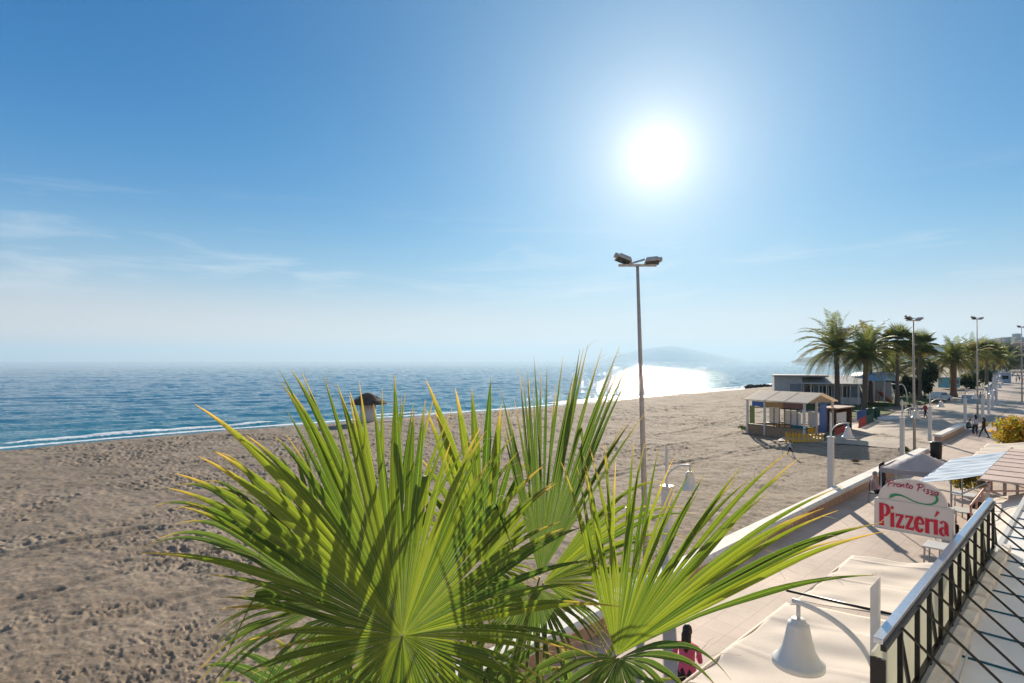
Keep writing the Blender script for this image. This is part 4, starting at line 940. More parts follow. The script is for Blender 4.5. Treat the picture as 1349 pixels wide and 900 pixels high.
# ------------------------------------------------------------------ restaurant roof and railing on the right
E0 = (0, 0, 0)
pz = empty('pizza_restaurant', st(2, -1.30), ROT, 'single storey restaurant with a white panelled roof below the black railing', 'building')
b = MB(); b.box((9, -3.5, 1.36), (18, 6.8, 2.72)); b.build('wall', pale_wall, pz)
b = MB(); NP = 20
for i in range(NP):
    x = i*.92; b.box((x+.455, -3.52, 2.78), (.905, 7.0, .10)); b.box((x, -3.52, 2.835), (.022, 7.0, .03), mi=1)
b.build('roof', [roof_white, seam], pz)
b = MB(); x = 3.2
while x < 11.5:
    b.box((x+.30, -.10, 2.90), (.56, .14, .13), bev=.02); x += .66
b.build('roof_kerb', concrete_white, pz)
b = MB(); b.box((9.2, .03, 2.76), (18, .10, .20), bev=.02); b.build('gutter', white, pz)
b = MB(); b.tube([(6.6, -.22, 2.93), (5.6, -.25, 2.88), (4.9, -.35, 2.87), (4.5, -.6, 2.87), (4.6, -.95, 2.87), (4.1, -1.3, 2.87), (3.2, -1.5, 2.87), (2.0, -1.45, 2.87)], .012, 6); b.tube([(5.0, -.2, 2.98), (4.7, -.24, 3.04), (4.55, -.36, 2.95), (4.75, -.5, 2.88)], .012, 6); b.build('cable', white, pz)

rl = empty('railing', st(5.93, -1.40, 2.85), ROT, 'long black railing with milky panels and a silver top cap on the restaurant roof', 'railing'); LR = 7.6; HR = .95
b = MB(); b.box((LR/2, 0, HR-.02), (LR, .082, .05), bev=.006); b.build('top_cap', alu, rl)
b = MB(); b.box((LR/2, .045, HR/2-.10), (LR-.04, .02, HR-.08)); b.build('panel', milk, rl)
b = MB(); b.box((.02, 0, HR/2-.12), (.03, .12, HR-.12)); b.build('end_plate', black_metal, rl)
posts = [.62, 1.36, 1.97, 2.63, 3.32, 3.95, 4.6, 5.35, 6.1, 6.85, 7.45]
for i, x in enumerate(posts):
    b = MB(); b.box((x, -.045, HR/2-.04), (.036, .045, HR-.09)); b.build('upright', black_metal, rl)
    if i % 2 == 0: b = MB(); b.bar((x+.05, -.02, HR-.08), (x+.42, -.05, .04), .03); b.build('brace', black_metal, rl)
    b = MB(); b.bar((x-.04, -.07, HR-.07), (x-.04, -1.08, .03), .021); b.build('stay_rod', black_metal, rl)
b = MB(); b.box((LR/2, -.045, .07), (LR, .045, .05)); b.box((LR/2, -.045, HR-.075), (LR, .045, .05)); b.build('rail_bar', black_metal, rl)

hr = empty('handrail', st(17.8, -2.22, 2.50), ROT, 'short faded red handrail beyond the end of the black railing', 'handrail')
b = MB(); b.bar((0, 0, .26), (3.8, 0, .36), .04); b.build('rail', rust_red, hr)
for x in (0, .9, 1.9, 2.9, 3.8): b = MB(); b.bar((x, 0, 0), (x, 0, .26+.026*x), .035); b.build('post', rust_red, hr)
for x in (1.9, 3.8): b = MB(); b.bar((x, 0, .31), (x+.2, -1.0, .45), .03); b.build('brace', rust_red, hr)

# unseen terrace block behind the viewpoint, added to bounce warm sunlight as fill
tb = empty('apartment_block', st(-30, 3.6), ROT, 'unseen cream terraced block added behind the viewpoint to bounce warm light', 'building')
b = MB(); b.box((50, -6, 7), (100, 12, 14)); b.build('wall', mat('fill_bounce_render', (.80, .70, .56), .85, .04, 1), tb)
for a in range(4):
    b = MB(); b.box((50, .5, 1.6+3.1*a), (100, 1.0, .18)); b.build('balcony_slab', concrete_white, tb)
    for c in range(14): b = MB(); b.box((4+7*c, .02, 3.0+3.1*a), (2.2, .06, 2.0)); b.build('window', glass_d, tb)
# rose boarded roofs beyond
def board_roof(s0, s1, t0, t1, z, pitch, label):
    r_ = empty('awning_roof', st(s0, t0, z), ROT, label, 'roof'); b = MB(); g = MB(); n = int((s1-s0)/pitch); W = t1-t0
    for i in range(n):
        x = (i+.5)*pitch; b.box((x, -W/2, .03), (pitch-.16, W, .05)); g.box((x+pitch/2, -W/2, -.03), (.26, W, .05))
    b.build('boards', roof_brown, r_); g.build('joists', dark_gap, r_)
    b = MB(); b.box(((s1-s0)/2, .02, -.05), (s1-s0, .06, .12)); b.build('edge_beam', dark_gap, r_)
    for x in (.3, (s1-s0)/2, s1-s0-.3): b = MB(); b.box((x, -.15, -z/2-.04), (.09, .09, z-.08)); b.build('post', galv, r_)
    return r_
board_roof(20.3, 29.0, -2.35, 4, 2.98, 1.0, 'rose coloured boarded roof with dark gaps right of the blue striped awning')
board_roof(35.2, 42, -1.9, 4, 2.98, 1.0, 'smaller rose boarded roof beyond, below the yellow mimosa')
b = MB(); b.box((25, -9, 1.4), (45, 10, 2.8)); o = b.build('shop_row', pale_wall, None, st(20, -.8, 0), ROT); tag(o, 'low pale row of shops under the boarded roofs', 'building')

# awnings: sagging sheets with real thickness
def awning(s0, s1, t_out, t_in, z_out, z_in, m, label, stripes=0, sag=.09, val=.0, seed=1, skew=0.0):
    r_ = empty('awning', st(s0, t_out, 0), ROT, label, 'awning'); Ls = s1-s0; W = t_in-t_out; nx, ny = 160, 48; rr = random.Random(seed)
    X_, Y_ = np.meshgrid(np.linspace(0, 1, nx+1), np.linspace(0, 1, ny+1), indexing='ij')
    Z_ = z_out+(z_in-z_out)*Y_-sag*np.sin(pi*X_)*(.35+.65*np.sin(pi*Y_))
    Z_ = Z_+(.020*np.sin(X_*Ls*2.3+Y_*5+seed)*np.sin(Y_*pi)+.010*np.sin(X_*Ls*4.6-Y_*9+seed*3))+.018*(vnoise(X_*Ls*3, Y_*5+seed, seed)-.5)*2+.004*np.sin(X_*Ls*9+6*vnoise(X_*4, Y_*3, 5))*np.sin(pi*Y_)+.012*np.exp(-(((X_*Ls+.3) % 1.25-.62)/.04)**2)
    edge = np.exp(-(1-Y_)*6)*0; xs = X_*Ls+skew*Y_; ys = -Y_*W
    V = np.stack([xs, ys, Z_], -1).reshape(-1, 3); i = np.arange((nx+1)*(ny+1)).reshape(nx+1, ny+1)
    Fq = np.stack([i[:-1, :-1], i[:-1, 1:], i[1:, 1:], i[1:, :-1]], -1).reshape(-1, 4)
    o = link_mesh('canvas', np_mesh('canvas', V, Fq, m, True), r_); md = o.modifiers.new('s', 'SOLIDIFY'); md.thickness = .008
    b = MB(); b.tube([(-.03, .015, z_out-.03), (Ls+.03, .015, z_out-.03)], .018, 8); b.build('front_bar', m, r_)
    for x in (.12, Ls-.12):
        b = MB(); b.bar((x, .0, z_out-.05), (x+skew*.4, -W*.55, z_out-.22), .035); b.bar((x+skew*.4, -W*.55, z_out-.22), (x+skew, -W+.05, z_in-.15), .035); b.build('arm', white, r_)
    return r_
awning(1.2, 9.75, -3.58, -1.33, 2.34, 2.62, canvas, 'nearest big cream awning under the bell lamp at the bottom edge', seed=1)
awning(9.90, 13.0, -3.5, -1.33, 2.36, 2.64, canvas, 'second cream awning just below the red lettered sign', seed=2)
b = MB(); b.tube([(0, 0, 0), (0, -2.25, .12)], .022, 8); o = b.build('awning_rod', black_metal, None, st(9.98, -3.68, 2.44), ROT); tag(o, 'thin black rod lying in the gap between the two cream awnings', 'rod')
def striped(name, c1, c2, sc__):
    m = bpy.data.materials.new(name); m.use_nodes = True; t = m.node_tree; b = t.nodes['Principled BSDF']; n = t.nodes.new; l = t.links.new
    tcn = n('ShaderNodeTexCoord'); w = n('ShaderNodeTexWave'); w.wave_type = 'BANDS'; w.bands_direction = 'X'; w.inputs['Scale'].default_value = sc__; l(tcn.outputs['Object'], w.inputs['Vector'])
    r = n('ShaderNodeValToRGB'); r.color_ramp.elements[0].position = .45; r.color_ramp.elements[1].position = .55; r.color_ramp.elements[0].color = (*c1, 1); r.color_ramp.elements[1].color = (*c2, 1)
    l(w.outputs['Fac'], r.inputs['Fac']); l(r.outputs[0], b.inputs['Base Color']); b.inputs['Roughness'].default_value = .85
    return translucent(m, (.5, .6, .7), .15)
blue_st = striped('blue_striped_canvas', (.30, .42, .56), (.52, .62, .72), .34)
awning(21.9, 28.6, -4.15, -2.1, 2.38, 2.9, blue_st, 'pale blue striped awning behind the red lettered sign', seed=3, sag=.05, skew=.9)
awning(29.3, 34.9, -3.7, -.9, 2.42, 2.75, canvas, 'cream awning beyond the blue striped one, below the yellow mimosa', seed=4, sag=.06, skew=.4)
awning(14.5, 21.3, -2.3, -1.33, 2.30, 2.7, canvas, 'narrow cream awning beside the faded red handrail', seed=6, sag=.04)
# grey pyramid tent
tn = empty('canopy_tent', st(27.7, -5.0, 0), ROT, 'pointed grey canopy tent between the seated couple and the blue awning', 'tent'); h_ = 1.15
b = MB(); vs = []; fs = []; n = 12
for i in range(n+1):
    for j in range(n+1):
        x = -1+2*i/n; y = -1+2*j/n; q = max(abs(x), abs(y)); vs.append((x*h_*1.1, y*h_, 2.05+.62*(1-q)**1.25-.05*sin(pi*(abs(x)+abs(y))/2)*q))
for i in range(n):
    for j in range(n): a = i*(n+1)+j; fs.append((a, a+n+1, a+n+2, a+1))
b.add(vs, fs, 0, True)
v0 = len(b.v)
b.box((0, h_, 1.96), (2*h_*1.1, .015, .2)); b.box((0, -h_, 1.96), (2*h_*1.1, .015, .2)); b.box((h_*1.1, 0, 1.96), (.015, 2*h_, .2)); b.box((-h_*1.1, 0, 1.96), (.015, 2*h_, .2))
b.build('canvas', canvas_grey, tn)
for sx in (-1, 1):
    for sy in (-1, 1): b = MB(); b.tube([(sx*h_*1.07, sy*(h_-.03), 0), (sx*h_*1.07, sy*(h_-.03), 2.0)], .025, 6); b.build('leg', galv, tn)

# ------------------------------------------------------------------ blade sign
face = mat('sign_face', (.60, .545, .53), .5, .03, 2, dirt=.12); s_red = mat('sign_red', (.50, .008, .035), .5, .04); s_green = mat('sign_green', (.02, .24, .10), .5, .04); s_pink = mat('sign_dark_red', (.36, .02, .08), .5, .04)
# local x runs right as read, z up; the sign faces the camera side (-s)
SW = .99; SHt = .46
sg = empty('restaurant_sign', st(10.3, -2.47, 3.70), ROT-pi/2, 'white blade sign reading Pizzería in red under a half round top', 'sign')
b = MB(); b.box((SW/2, .06, SHt/2), (SW, .13, SHt), bev=.012); b.build('lower_box', face, sg)
b = MB(); n = 28; top = []; cx_ = SW*.49; rx_ = SW*.43; rz_ = .345
for k in range(n+1): a = pi*k/n; top.append((cx_+rx_*cos(a), SHt+.0+rz_*sin(a)))
vs = [(x, .0, z_) for x, z_ in top]+[(x, .12, z_) for x, z_ in top]; m_ = len(top)
b.add(vs, [tuple(reversed(range(m_))), tuple(range(m_, 2*m_))]+[(i, (i+1) % m_, m_+(i+1) % m_, m_+i) for i in range(m_)]); b.build('arched_top', face, sg)
b = MB(); b.tube([(cx_+(rx_+.004)*cos(pi*k/30), .0, SHt+.004+(rz_+.004)*sin(pi*k/30)) for k in range(31)], .008, 6); b.tube([(0.0, -.006, .0), (SW, -.006, .0), (SW, -.006, SHt), (0, -.006, SHt), (0, -.006, 0)], .006, 6); b.build('trim', white, sg)
def stroke(mb, pts, wds, y=-.012, th=.006):
    """flat ribbon lettering stroke with the given widths"""
    P = [Vector((p[0], 0, p[1])) for p in pts]; n = len(P); vs = []; fs = []
    for i in range(n):
        d = (P[min(i+1, n-1)]-P[max(i-1, 0)]).normalized(); nn = Vector((-d.z, 0, d.x)); w = (wds[i] if hasattr(wds, '__len__') else wds)/2
        a = P[i]+nn*w; c = P[i]-nn*w
        vs += [(a.x, y, a.z), (c.x, y, c.z), (a.x, y+th, a.z), (c.x, y+th, c.z)]
    for i in range(n-1):
        k = 4*i; fs += [(k, k+1, k+5, k+4), (k+2, k+6, k+7, k+3), (k, k+4, k+6, k+2), (k+1, k+3, k+7, k+5)]
    fs += [(0, 2, 3, 1), (4*n-4, 4*n-3, 4*n-1, 4*n-2)]; mb.add(vs, fs)
def arc(cx, cz, rx, rz, a0, a1, n=14): return [(cx+rx*cos(R(a0+(a1-a0)*k/n)), cz+rz*sin(R(a0+(a1-a0)*k/n))) for k in range(n+1)]
def glyph(ch):
    """(strokes, advance) in a unit em: x height .62, cap height 1"""
    V_ = .17; T_ = .075
    if ch == 'P': return [([(.17, 0), (.17, 1)], V_+.03), ([(.04, .03), (.32, .03)], .06), ([(.04, .97), (.2, .97)], .06), ([(.2, .96)]+arc(.34, .71, .22, .25, 90, -90)+[(.2, .46)], [.07]+[.07+.11*sin(pi*k/14) for k in range(15)]+[.07])], .64
    if ch == 'i' or ch == 'í':
        s = [([(.13, 0), (.13, .64)], V_), ([(.02, .61), (.16, .61)], .06), ([(.03, .03), (.25, .03)], .06)]
        s += [([(.06, .86), (.20, .86)], .15)] if ch == 'i' else [([(.10, .76), (.26, 1.0)], [.05, .13])]
        return s, .30
    if ch == 'z': return [([(.04, .58), (.44, .58)], .10), ([(.38, .58), (.09, .06)], .14), ([(.04, .06), (.46, .06)], .11), ([(.05, .62), (.05, .48)], .05), ([(.45, .02), (.45, .17)], .05)], .52
    if ch == 'e': return [(arc(.25, .32, .19, .29, 5, 325, 24), [.08+.10*abs(sin(R(5+320*k/24)/2)) for k in range(25)]), ([(.10, .35), (.44, .35)], .07)], .51
    if ch == 'r': return [([(.13, 0), (.13, .63)], V_), ([(.02, .61), (.16, .61)], .06), ([(.03, .03), (.25, .03)], .06), ([(.18, .44), (.26, .57), (.36, .60), (.40, .52)], [.05, .09, .13, .11])], .43
    if ch == 'a': return [(arc(.22, .45, .14, .16, 160, 20, 10), [.13, .11, .09, .08, .07, .07, .07, .08, .1, .13, .16]), ([(.36, .5), (.36, .1), (.47, .04)], [V_, V_, .07]), (arc(.21, .18, .14, .16, 75, 300, 16), [.06+.08*sin(pi*k/16) for k in range(17)])], .52
    return [], .3
lt = MB(); x = 0
word = 'Pizzería'; tot = sum(glyph(c)[1] for c in word); scx = (SW*.90)/tot; scz = .345
for c in word:
    gs, adv = glyph(c)
    for k, (pts, wd) in enumerate(gs):
        ww = [q*(scx*.5+scz*.5) for q in wd] if hasattr(wd, '__len__') else wd*(scx*.5+scz*.5)
        stroke(lt, [(SW*.055+(x+p[0])*scx, .05+p[1]*scz) for p in pts], ww, y=-.014-.0006*k)
    x += adv
lt.build('lettering', s_red, sg)
# script line above, following a falling slope with the arch
sc_l = {'P': ([[(.12, -.1), (.16, .45), (.18, .95)], [(-.04, .78), (.04, .98), (.28, 1.06), (.50, .95), (.54, .72), (.42, .52), (.17, .44)]], .60), 'r': ([[(.05, 0), (.12, .5)], [(.1, .35), (.22, .52), (.32, .44)]], .32),
        'o': ([arc(.2, .25, .16, .24, 90, 450, 12)], .40), 'n': ([[(.04, 0), (.1, .5)], [(.08, .3), (.22, .5), (.3, .42), (.28, .12), (.38, .02)]], .42), 't': ([[(.18, .85), (.1, .2), (.18, .02), (.3, .08)], [(.02, .56), (.32, .6)]], .32),
        'i': ([[(.08, .5), (.05, .1), (.14, .02)], [(.1, .72), (.12, .76)]], .22), 'z': ([[(.04, .46), (.3, .48), (.1, .2), (.28, .16), (.24, -.22), (.06, -.2), (.3, .02)]], .36), 'a': ([arc(.2, .25, .16, .24, 60, 400, 12), [(.36, .48), (.34, .1), (.44, .02)]], .46), ' ': ([], .34)}
sp = MB(); x = 0; word = 'Pronto Pizza'; tot = sum(sc_l[c][1] for c in word); wl = SW*.66
for c in word:
    gs, adv = sc_l[c]; u = (x+adv/2)/tot; ax = SW*.165; k_ = wl/tot; slope = -.03+.00*u; oz = SHt+.185+.03*sin(pi*u)
    for pts in gs: stroke(sp, [(ax+(x+p[0]+.12*p[1])*k_, oz+p[1]*.095-.045*(u-.5)) for p in pts], .0135, y=-.008)
    x += adv
sp.build('script_lettering', s_pink, sg)
gw = MB(); cp = [(.20, .475), (.24, .52), (.29, .545), (.36, .545), (.44, .52), (.52, .485), (.60, .465), (.68, .462), (.75, .475), (.80, .505), (.825, .55), (.815, .60), (.79, .62), (.765, .60)]
stroke(gw, [(SW*p[0]*.98, p[1]+.01) for p in cp], [.008, .050, .036, .024, .016, .014, .014, .016, .020, .028, .032, .026, .016, .006], y=-.008); 
gw.build('green_ribbon', s_green, sg)
b = MB(); b.bar((SW+.0, .06, .05), (SW+.03, .06, .05), .04); b.bar((SW+.0, .06, SHt-.05), (SW+.03, .06, SHt-.05), .04); b.build('bracket', galv, sg)

# ------------------------------------------------------------------ people
def person(loc, face_, H, pose, top, bottom, hair, label, long_hair=False, skirt=None, extra=None):
    """one skinned body; joints in metres for a 1.7 m figure; faces +x"""
    k = H/1.7; root = empty('person', loc, face_, label, 'person')
    if pose in ('stand', 'walk', 'lean'):
        st_ = {'stand': (.03, -.03, .03, -.03), 'walk': (.26, -.28, .30, -.30), 'lean': (.02, .04, .1, .1)}[pose]
        hp = (0, 0, .90); ch = (.01, 0, 1.30); nk = (.02, 0, 1.44); hd = (.05, 0, 1.58)
        if pose == 'lean': ch = (.10, 0, 1.28); nk = (.16, 0, 1.41); hd = (.22, 0, 1.52)
        lg_ = []
        for sy, fx in ((1, st_[0]), (-1, st_[1])): lg_.append([(0, sy*.10, .86), (fx*.55+.03, sy*.11, .48), (fx-(.08 if fx < -.1 else 0), sy*.11, .08), (fx+.11, sy*.12, .04)])
        am = []
        for sy, fx in ((1, -st_[0]*.8), (-1, -st_[1]*.8)):
            if extra == 'front': am.append([(ch[0], sy*.19, 1.37), (ch[0]+.02, sy*.24, 1.10), (ch[0]+.24, sy*.14, 1.05), (ch[0]+.31, sy*.10, 1.07)])
            else: am.append([(ch[0], sy*.19, 1.37), (ch[0]+fx*.4, sy*.24, 1.10), (ch[0]+fx+.05, sy*.24, .86), (ch[0]+fx+.07, sy*.23, .77)])
    else:   # sitting on something .45 high
        hp = (0, 0, .52); ch = (-.02, 0, .92); nk = (.0, 0, 1.06); hd = (.04, 0, 1.20)
        if pose == 'sitfwd': ch = (.12, 0, .88); nk = (.20, 0, 1.0); hd = (.27, 0, 1.10)
        lg_ = [[(.04, sy*.10, .51), (.44, sy*.12, .52), (.46+.06*sy, sy*.12, .10), (.58+.06*sy, sy*.13, .05)] for sy in (1, -1)]
        am = [[(ch[0], sy*.19, ch[2]+.07), (ch[0]+.06, sy*.25, ch[2]-.18), (.28, sy*.17, .66), (.35, sy*.14, .64)] for sy in (1, -1)]
    V = [hp, ((hp[0]+ch[0])/2, 0, (hp[2]+ch[2])/2), ch, nk, hd, (hd[0]+.01, 0, hd[2]+.11)]; E = [(0, 1), (1, 2), (2, 3), (3, 4), (4, 5)]
    rad = [(.15, .115), (.135, .10), (.165, .11), (.055, .055), (.085, .095), (.06, .07)]
    for l_ in lg_:
        b0 = len(V); V += l_; E += [(0, b0), (b0, b0+1), (b0+1, b0+2), (b0+2, b0+3)]; rad += [(.095, .095), (.062, .062), (.042, .042), (.035, .03)]
    for a_ in am:
        b0 = len(V); V += a_; E += [(2, b0), (b0, b0+1), (b0+1, b0+2), (b0+2, b0+3)]; rad += [(.06, .06), (.045, .045), (.03, .03), (.032, .02)]
    me = bpy.data.meshes.new('body'); me.from_pydata([(x*k, y*k, z*k) for x, y, z in V], E, []); o = bpy.data.objects.new('body', me); COL.objects.link(o)
    sk = o.modifiers.new('skin', 'SKIN'); 
    for i, v in enumerate(me.skin_vertices[0].data): v.radius = (rad[i][0]*k, rad[i][1]*k); v.use_root = (i == 0)
    sb = o.modifiers.new('sub', 'SUBSURF'); sb.levels = 1; sb.render_levels = 1
    dg = bpy.context.evaluated_depsgraph_get(); m2 = bpy.data.meshes.new_from_object(o.evaluated_get(dg)); bpy.data.objects.remove(o); bpy.data.meshes.remove(me)
    for m in (cloth(*top), cloth(*bottom), skinm, plastic_black): 
        m2.materials.append(m)
    hpz = hp[2]*k; nkz = nk[2]*k
    for p in m2.polygons:
        c = p.center; x, y, zz = c; p.use_smooth = True
        if zz > nkz+.005 and abs(y) < .14*k: mi = 2
        elif pose.startswith('sit'):
            hand = x > .27*k and zz > .58*k and zz < .78*k
            mi = 2 if hand else (0 if zz > hpz+.05*k and x < .34*k else (3 if zz < .09*k else 1))
        else:
            far_ = abs(y) > .19*k and zz < .84*k or (extra == 'front' and x > ch[0]*k+.25*k and zz > 1.0*k)
            mi = 2 if far_ else (3 if zz < .07*k else (1 if zz < hpz+.02*k and abs(y) < .2*k else 0))
        p.material_index = mi
    m2.name = 'body'; link_mesh('body', m2, root)
    hb = MB(); hc = Vector((hd[0]*k-.012, 0, (hd[2]+.055)*k)); r_ = .098*k; vs = []; fs = []
    for j in range(7):
        e = -pi*.12+(pi*.62)*j/6
        for q in range(12): a = 2*pi*q/12; fr = .86 if cos(a) > .5 and j < 3 else 1.05; vs.append(hc+Vector((r_*fr*cos(a)*cos(e)-.01, r_*.92*sin(a)*cos(e), r_*1.2*sin(e))))
    for j in range(6):
        for q in range(12): fs.append((j*12+q, j*12+(q+1) % 12, (j+1)*12+(q+1) % 12, (j+1)*12+q))
    hb.add(vs, fs, 0, True)
    if long_hair: hb.tube([hc+Vector((-.03, 0, .05))*k, hc+Vector((-.09, 0, -.05))*k, hc+Vector((-.11, 0, -.20))*k, hc+Vector((-.10, 0, -.36))*k], [.06*k, .09*k, .085*k, .03*k], 8)
    hb.build('hair', hair, root)
    if extra == 'bag':
        b = MB(); b.box((-.20*k, 0, 1.18*k), (.16*k, .28*k, .38*k), bev=.04); b.build('backpack', cloth('mustard', (.45, .30, .06)), root)
    return root
W = ('white', (.62, .60, .58)); Kk = ('black', (.018, .018, .02)); Nv = ('navy', (.03, .04, .08)); Gy = ('grey', (.22, .21, .21)); Rd = ('red', (.42, .04, .05)); Pk = ('pink', (.62, .10, .20)); Lb = ('denim', (.10, .15, .24)); Bg = ('beige', (.42, .34, .26)); Tl = ('teal', (.03, .10, .12))
def on(px, py): p = G(px, py); return Vector((p.x, p.y, max(p.z, 0.0) if to_st(p.x, p.y)[1] > -8.2 else p.z+.03))
cp = at(905, 905, 7.9); cp.z = 0
person(st(*to_st(*[(905-674.5)*10.0/F, 10.0]), 0), R(60), 1.62, 'stand', Pk, Kk, hair_k, 'person in a bright pink top passing behind the corner of the nearest cream awning', True, extra='front')
person(on(1285, 573), R(80), 1.70, 'stand', ('lilac', (.45, .45, .55)), Kk, hair_k, 'person in a pale lilac top and black trousers standing by the short wall', True)
person(on(1296, 577), R(120), 1.66, 'walk', Kk, Kk, hair_k, 'person in black with a mustard bag walking towards the wall', True, extra='bag')
person(on(1315, 573), R(200), 1.60, 'walk', W, Kk, hair_k, 'person in a white top walking beside the yellow mimosa')
person(st(63.2, -8.2, 0), R(-30), 1.72, 'sitfwd', Tl, Nv, hair_k, 'person in a dark teal jacket sitting leaning forward at the short wall')
person(st(64.6, -8.15, 0), R(-40), 1.68, 'sit', Gy, Gy, hair_g, 'person in grey sitting upright next to the teal jacket at the short wall')
person(on(1219, 552), R(185), 1.68, 'walk', Rd, Kk, hair_k, 'person in a red top walking on the plaza beside the floodlight pole')
person(on(1208, 551), R(160), 1.72, 'stand', W, Kk, hair_g, 'person in white top and black trousers just left of the red topped walker')
person(on(1198, 549), R(30), 1.62, 'stand', Kk, W, hair_k, 'person in black top and white trousers beside the plaza floodlight pole')
person(on(1253, 533), R(-60), 1.65, 'sit', W, Bg, hair_g, 'person in white sitting under the bell lamps by the thick trunked palm')
person(on(1292, 532), R(100), 1.72, 'walk', Kk, Lb, hair_k, 'person in black walking past the tallest looking floodlight pole')
person(on(1326, 503), R(60), 1.7, 'walk', Kk, Nv, hair_k, 'distant walker at the left of the group on the far promenade')
person(on(1302, 512), R(120), 1.7, 'sit', Nv, Kk, hair_k, 'person in dark clothes sitting by the far bell lamps')
far_p = [(1339, 504, W, Kk), (1343, 503, Kk, Kk), (1347, 505, Rd, Kk), (1341, 498, Gy, Nv), (1336, 494, Kk, Kk), (1330, 489, W, Nv), (1334, 497, Kk, Lb), (1345, 493, Bg, Kk), (1323, 496, Gy, Kk)]
for i, (px, py, a, b_) in enumerate(far_p):
    o = person(on(px, py), R(200 if i % 2 else 40), 1.7, 'walk', a, b_, hair_k, 'tiny distant figure strolling on the far promenade'); o['group'] = 'distant strollers'
person(G(1041, 599), R(150), 1.05, 'walk', W, Kk, hair_k, 'child in a white top running on the sand before the yellow fence')
# seated couple by the sea wall
def chair(loc, rz, m, label, name='chair'):
    r_ = empty(name, loc, rz, label, 'chair'); b = MB(); b.box((0, 0, .44), (.44, .44, .04), bev=.015); b.build('seat', m, r_)
    b = MB(); b.box((-.22, 0, .70), (.035, .42, .42), bev=.015); b.build('backrest', m, r_)
    for sx in (-1, 1):
        for sy in (-1, 1): b = MB(); b.bar((sx*.19, sy*.19, .43), (sx*.22, sy*.21, 0), .03); b.build('leg', galv, r_)
    return r_
def table(loc, rz, w_, d_, label, m=None):
    r_ = empty('table', loc, rz, label, 'table'); b = MB(); b.box((0, 0, .73), (w_, d_, .04), bev=.01); b.build('tabletop', m or white, r_)
    for sx in (-1, 1):
        for sy in (-1, 1): b = MB(); b.bar((sx*(w_/2-.06), sy*(d_/2-.06), .71), (sx*(w_/2-.04), sy*(d_/2-.04), 0), .035); b.build('leg', galv, r_)
    return r_
p1 = gp(1152, 662); p2 = gp(1176, 648)
chair(p1, R(-25), plastic_black, 'black chair under the man near the sea wall'); person(p1, R(-25), 1.74, 'sit', ('pale_pink', (.55, .35, .36)), Kk, hair_g, 'seated person in a pale pink shirt on a black chair near the sea wall')
person(gp(1162, 656), R(-60), 1.62, 'stand', Kk, Kk, hair_k, 'person with long black hair standing behind the pale pink shirt', True)
chair(gp(1176, 658), R(170), teal_p, 'dark teal chair facing the pale pink shirt near the sea wall')
# tables beneath the sign and the roof edge
table(st(21.2, -3.35), ROT, .85, .8, 'white square table standing below the red lettered sign'); chair(st(22.1, -3.3), ROT+pi, galv, 'grey metal chair behind the table below the red lettered sign')
table(st(26.9, -3.5), ROT, .9, .8, 'white table under the blue awning right of the sign'); table(st(30.2, -4.0), ROT, .9, .8, 'farthest white table seen under the blue awning edge')
chair(st(27.8, -3.3), ROT+pi, plastic_black, 'dark chair on the far side of the table under the blue awning'); chair(st(25.9, -3.1), ROT, plastic_black, 'dark chair on the near side of the table under the blue awning'); chair(st(24.9, -3.8), ROT+R(-20), plastic_black, 'dark chair under the person with long dark hair by the sign')
person(st(24.95, -3.78), ROT+R(-20), 1.64, 'sit', Bg, Kk, hair_k, 'person with long dark hair sitting just right of the sign', True)
person(st(26.3, -2.7), ROT+R(190), 1.66, 'sit', Kk, Kk, hair_k, 'person in black sitting at the table below the handrail')
# small brown clump on the sand
b = MB(); rr = random.Random(2)
for k in range(90):
    a = rr.uniform(0, 6.28); q = rr.random()*.2; b.tube([(q*cos(a), q*sin(a), .02), (q*cos(a)+rr.uniform(-.1, .1), q*sin(a)+rr.uniform(-.1, .1), .1+rr.random()*.12), (q*cos(a)+rr.uniform(-.2, .2), q*sin(a)+rr.uniform(-.2, .2), .04)], .008, 3)
o = b.build('seaweed', mat('dry_weed', (.16, .09, .04), .9), None, G(1127, 609)); tag(o, 'small brown clump of dry weed on the sand left of the seated couple', 'seaweed')
# information board on posts by the short wall
ib = empty('info_board', G(1279, 548), ROT-pi/2, 'blue grey board on two posts beside the short wall', 'board'); b = MB(); b.box((0, 0, 1.9), (1.7, .08, 1.0), bev=.02); b.build('board', mat('blue_grey_board', (.24, .36, .44), .5), ib)
for x in (-.6, .6): b = MB(); b.bar((x, .06, 0), (x, .06, 2.3), .07); b.build('post', white, ib)
# scooter-like bicycle leaning in the row
bk = empty('bicycle', G(1297, 526), ROT, 'dark bicycle standing beside the walker in black', 'bicycle')
for x in (-.5, .5):
    b = MB(); b.tube([(x+.33*cos(2*pi*k/20), 0, .33+.33*sin(2*pi*k/20)) for k in range(21)], .022, 6, 0, False); b.build('wheel', plastic_black, bk)
b = MB()
for a, c in (((-.5, 0, .33), (-.12, 0, .75)), ((-.12, 0, .75), (.38, 0, .78)), ((-.05, 0, .3), (-.12, 0, .85)), ((-.05, 0, .3), (.38, 0, .72)), ((.38, 0, .95), (.5, 0, .33)), ((-.5, 0, .33), (-.05, 0, .3))): b.tube([a, c], .018, 6)
b.build('frame', red_p, bk); b = MB(); b.box((-.13, 0, .88), (.24, .12, .05), bev=.02); b.build('saddle', plastic_black, bk); b = MB(); b.tube([(.33, -.25, .98), (.4, 0, .96), (.33, .25, .98)], .015, 6); b.build('handlebar', plastic_black, bk)
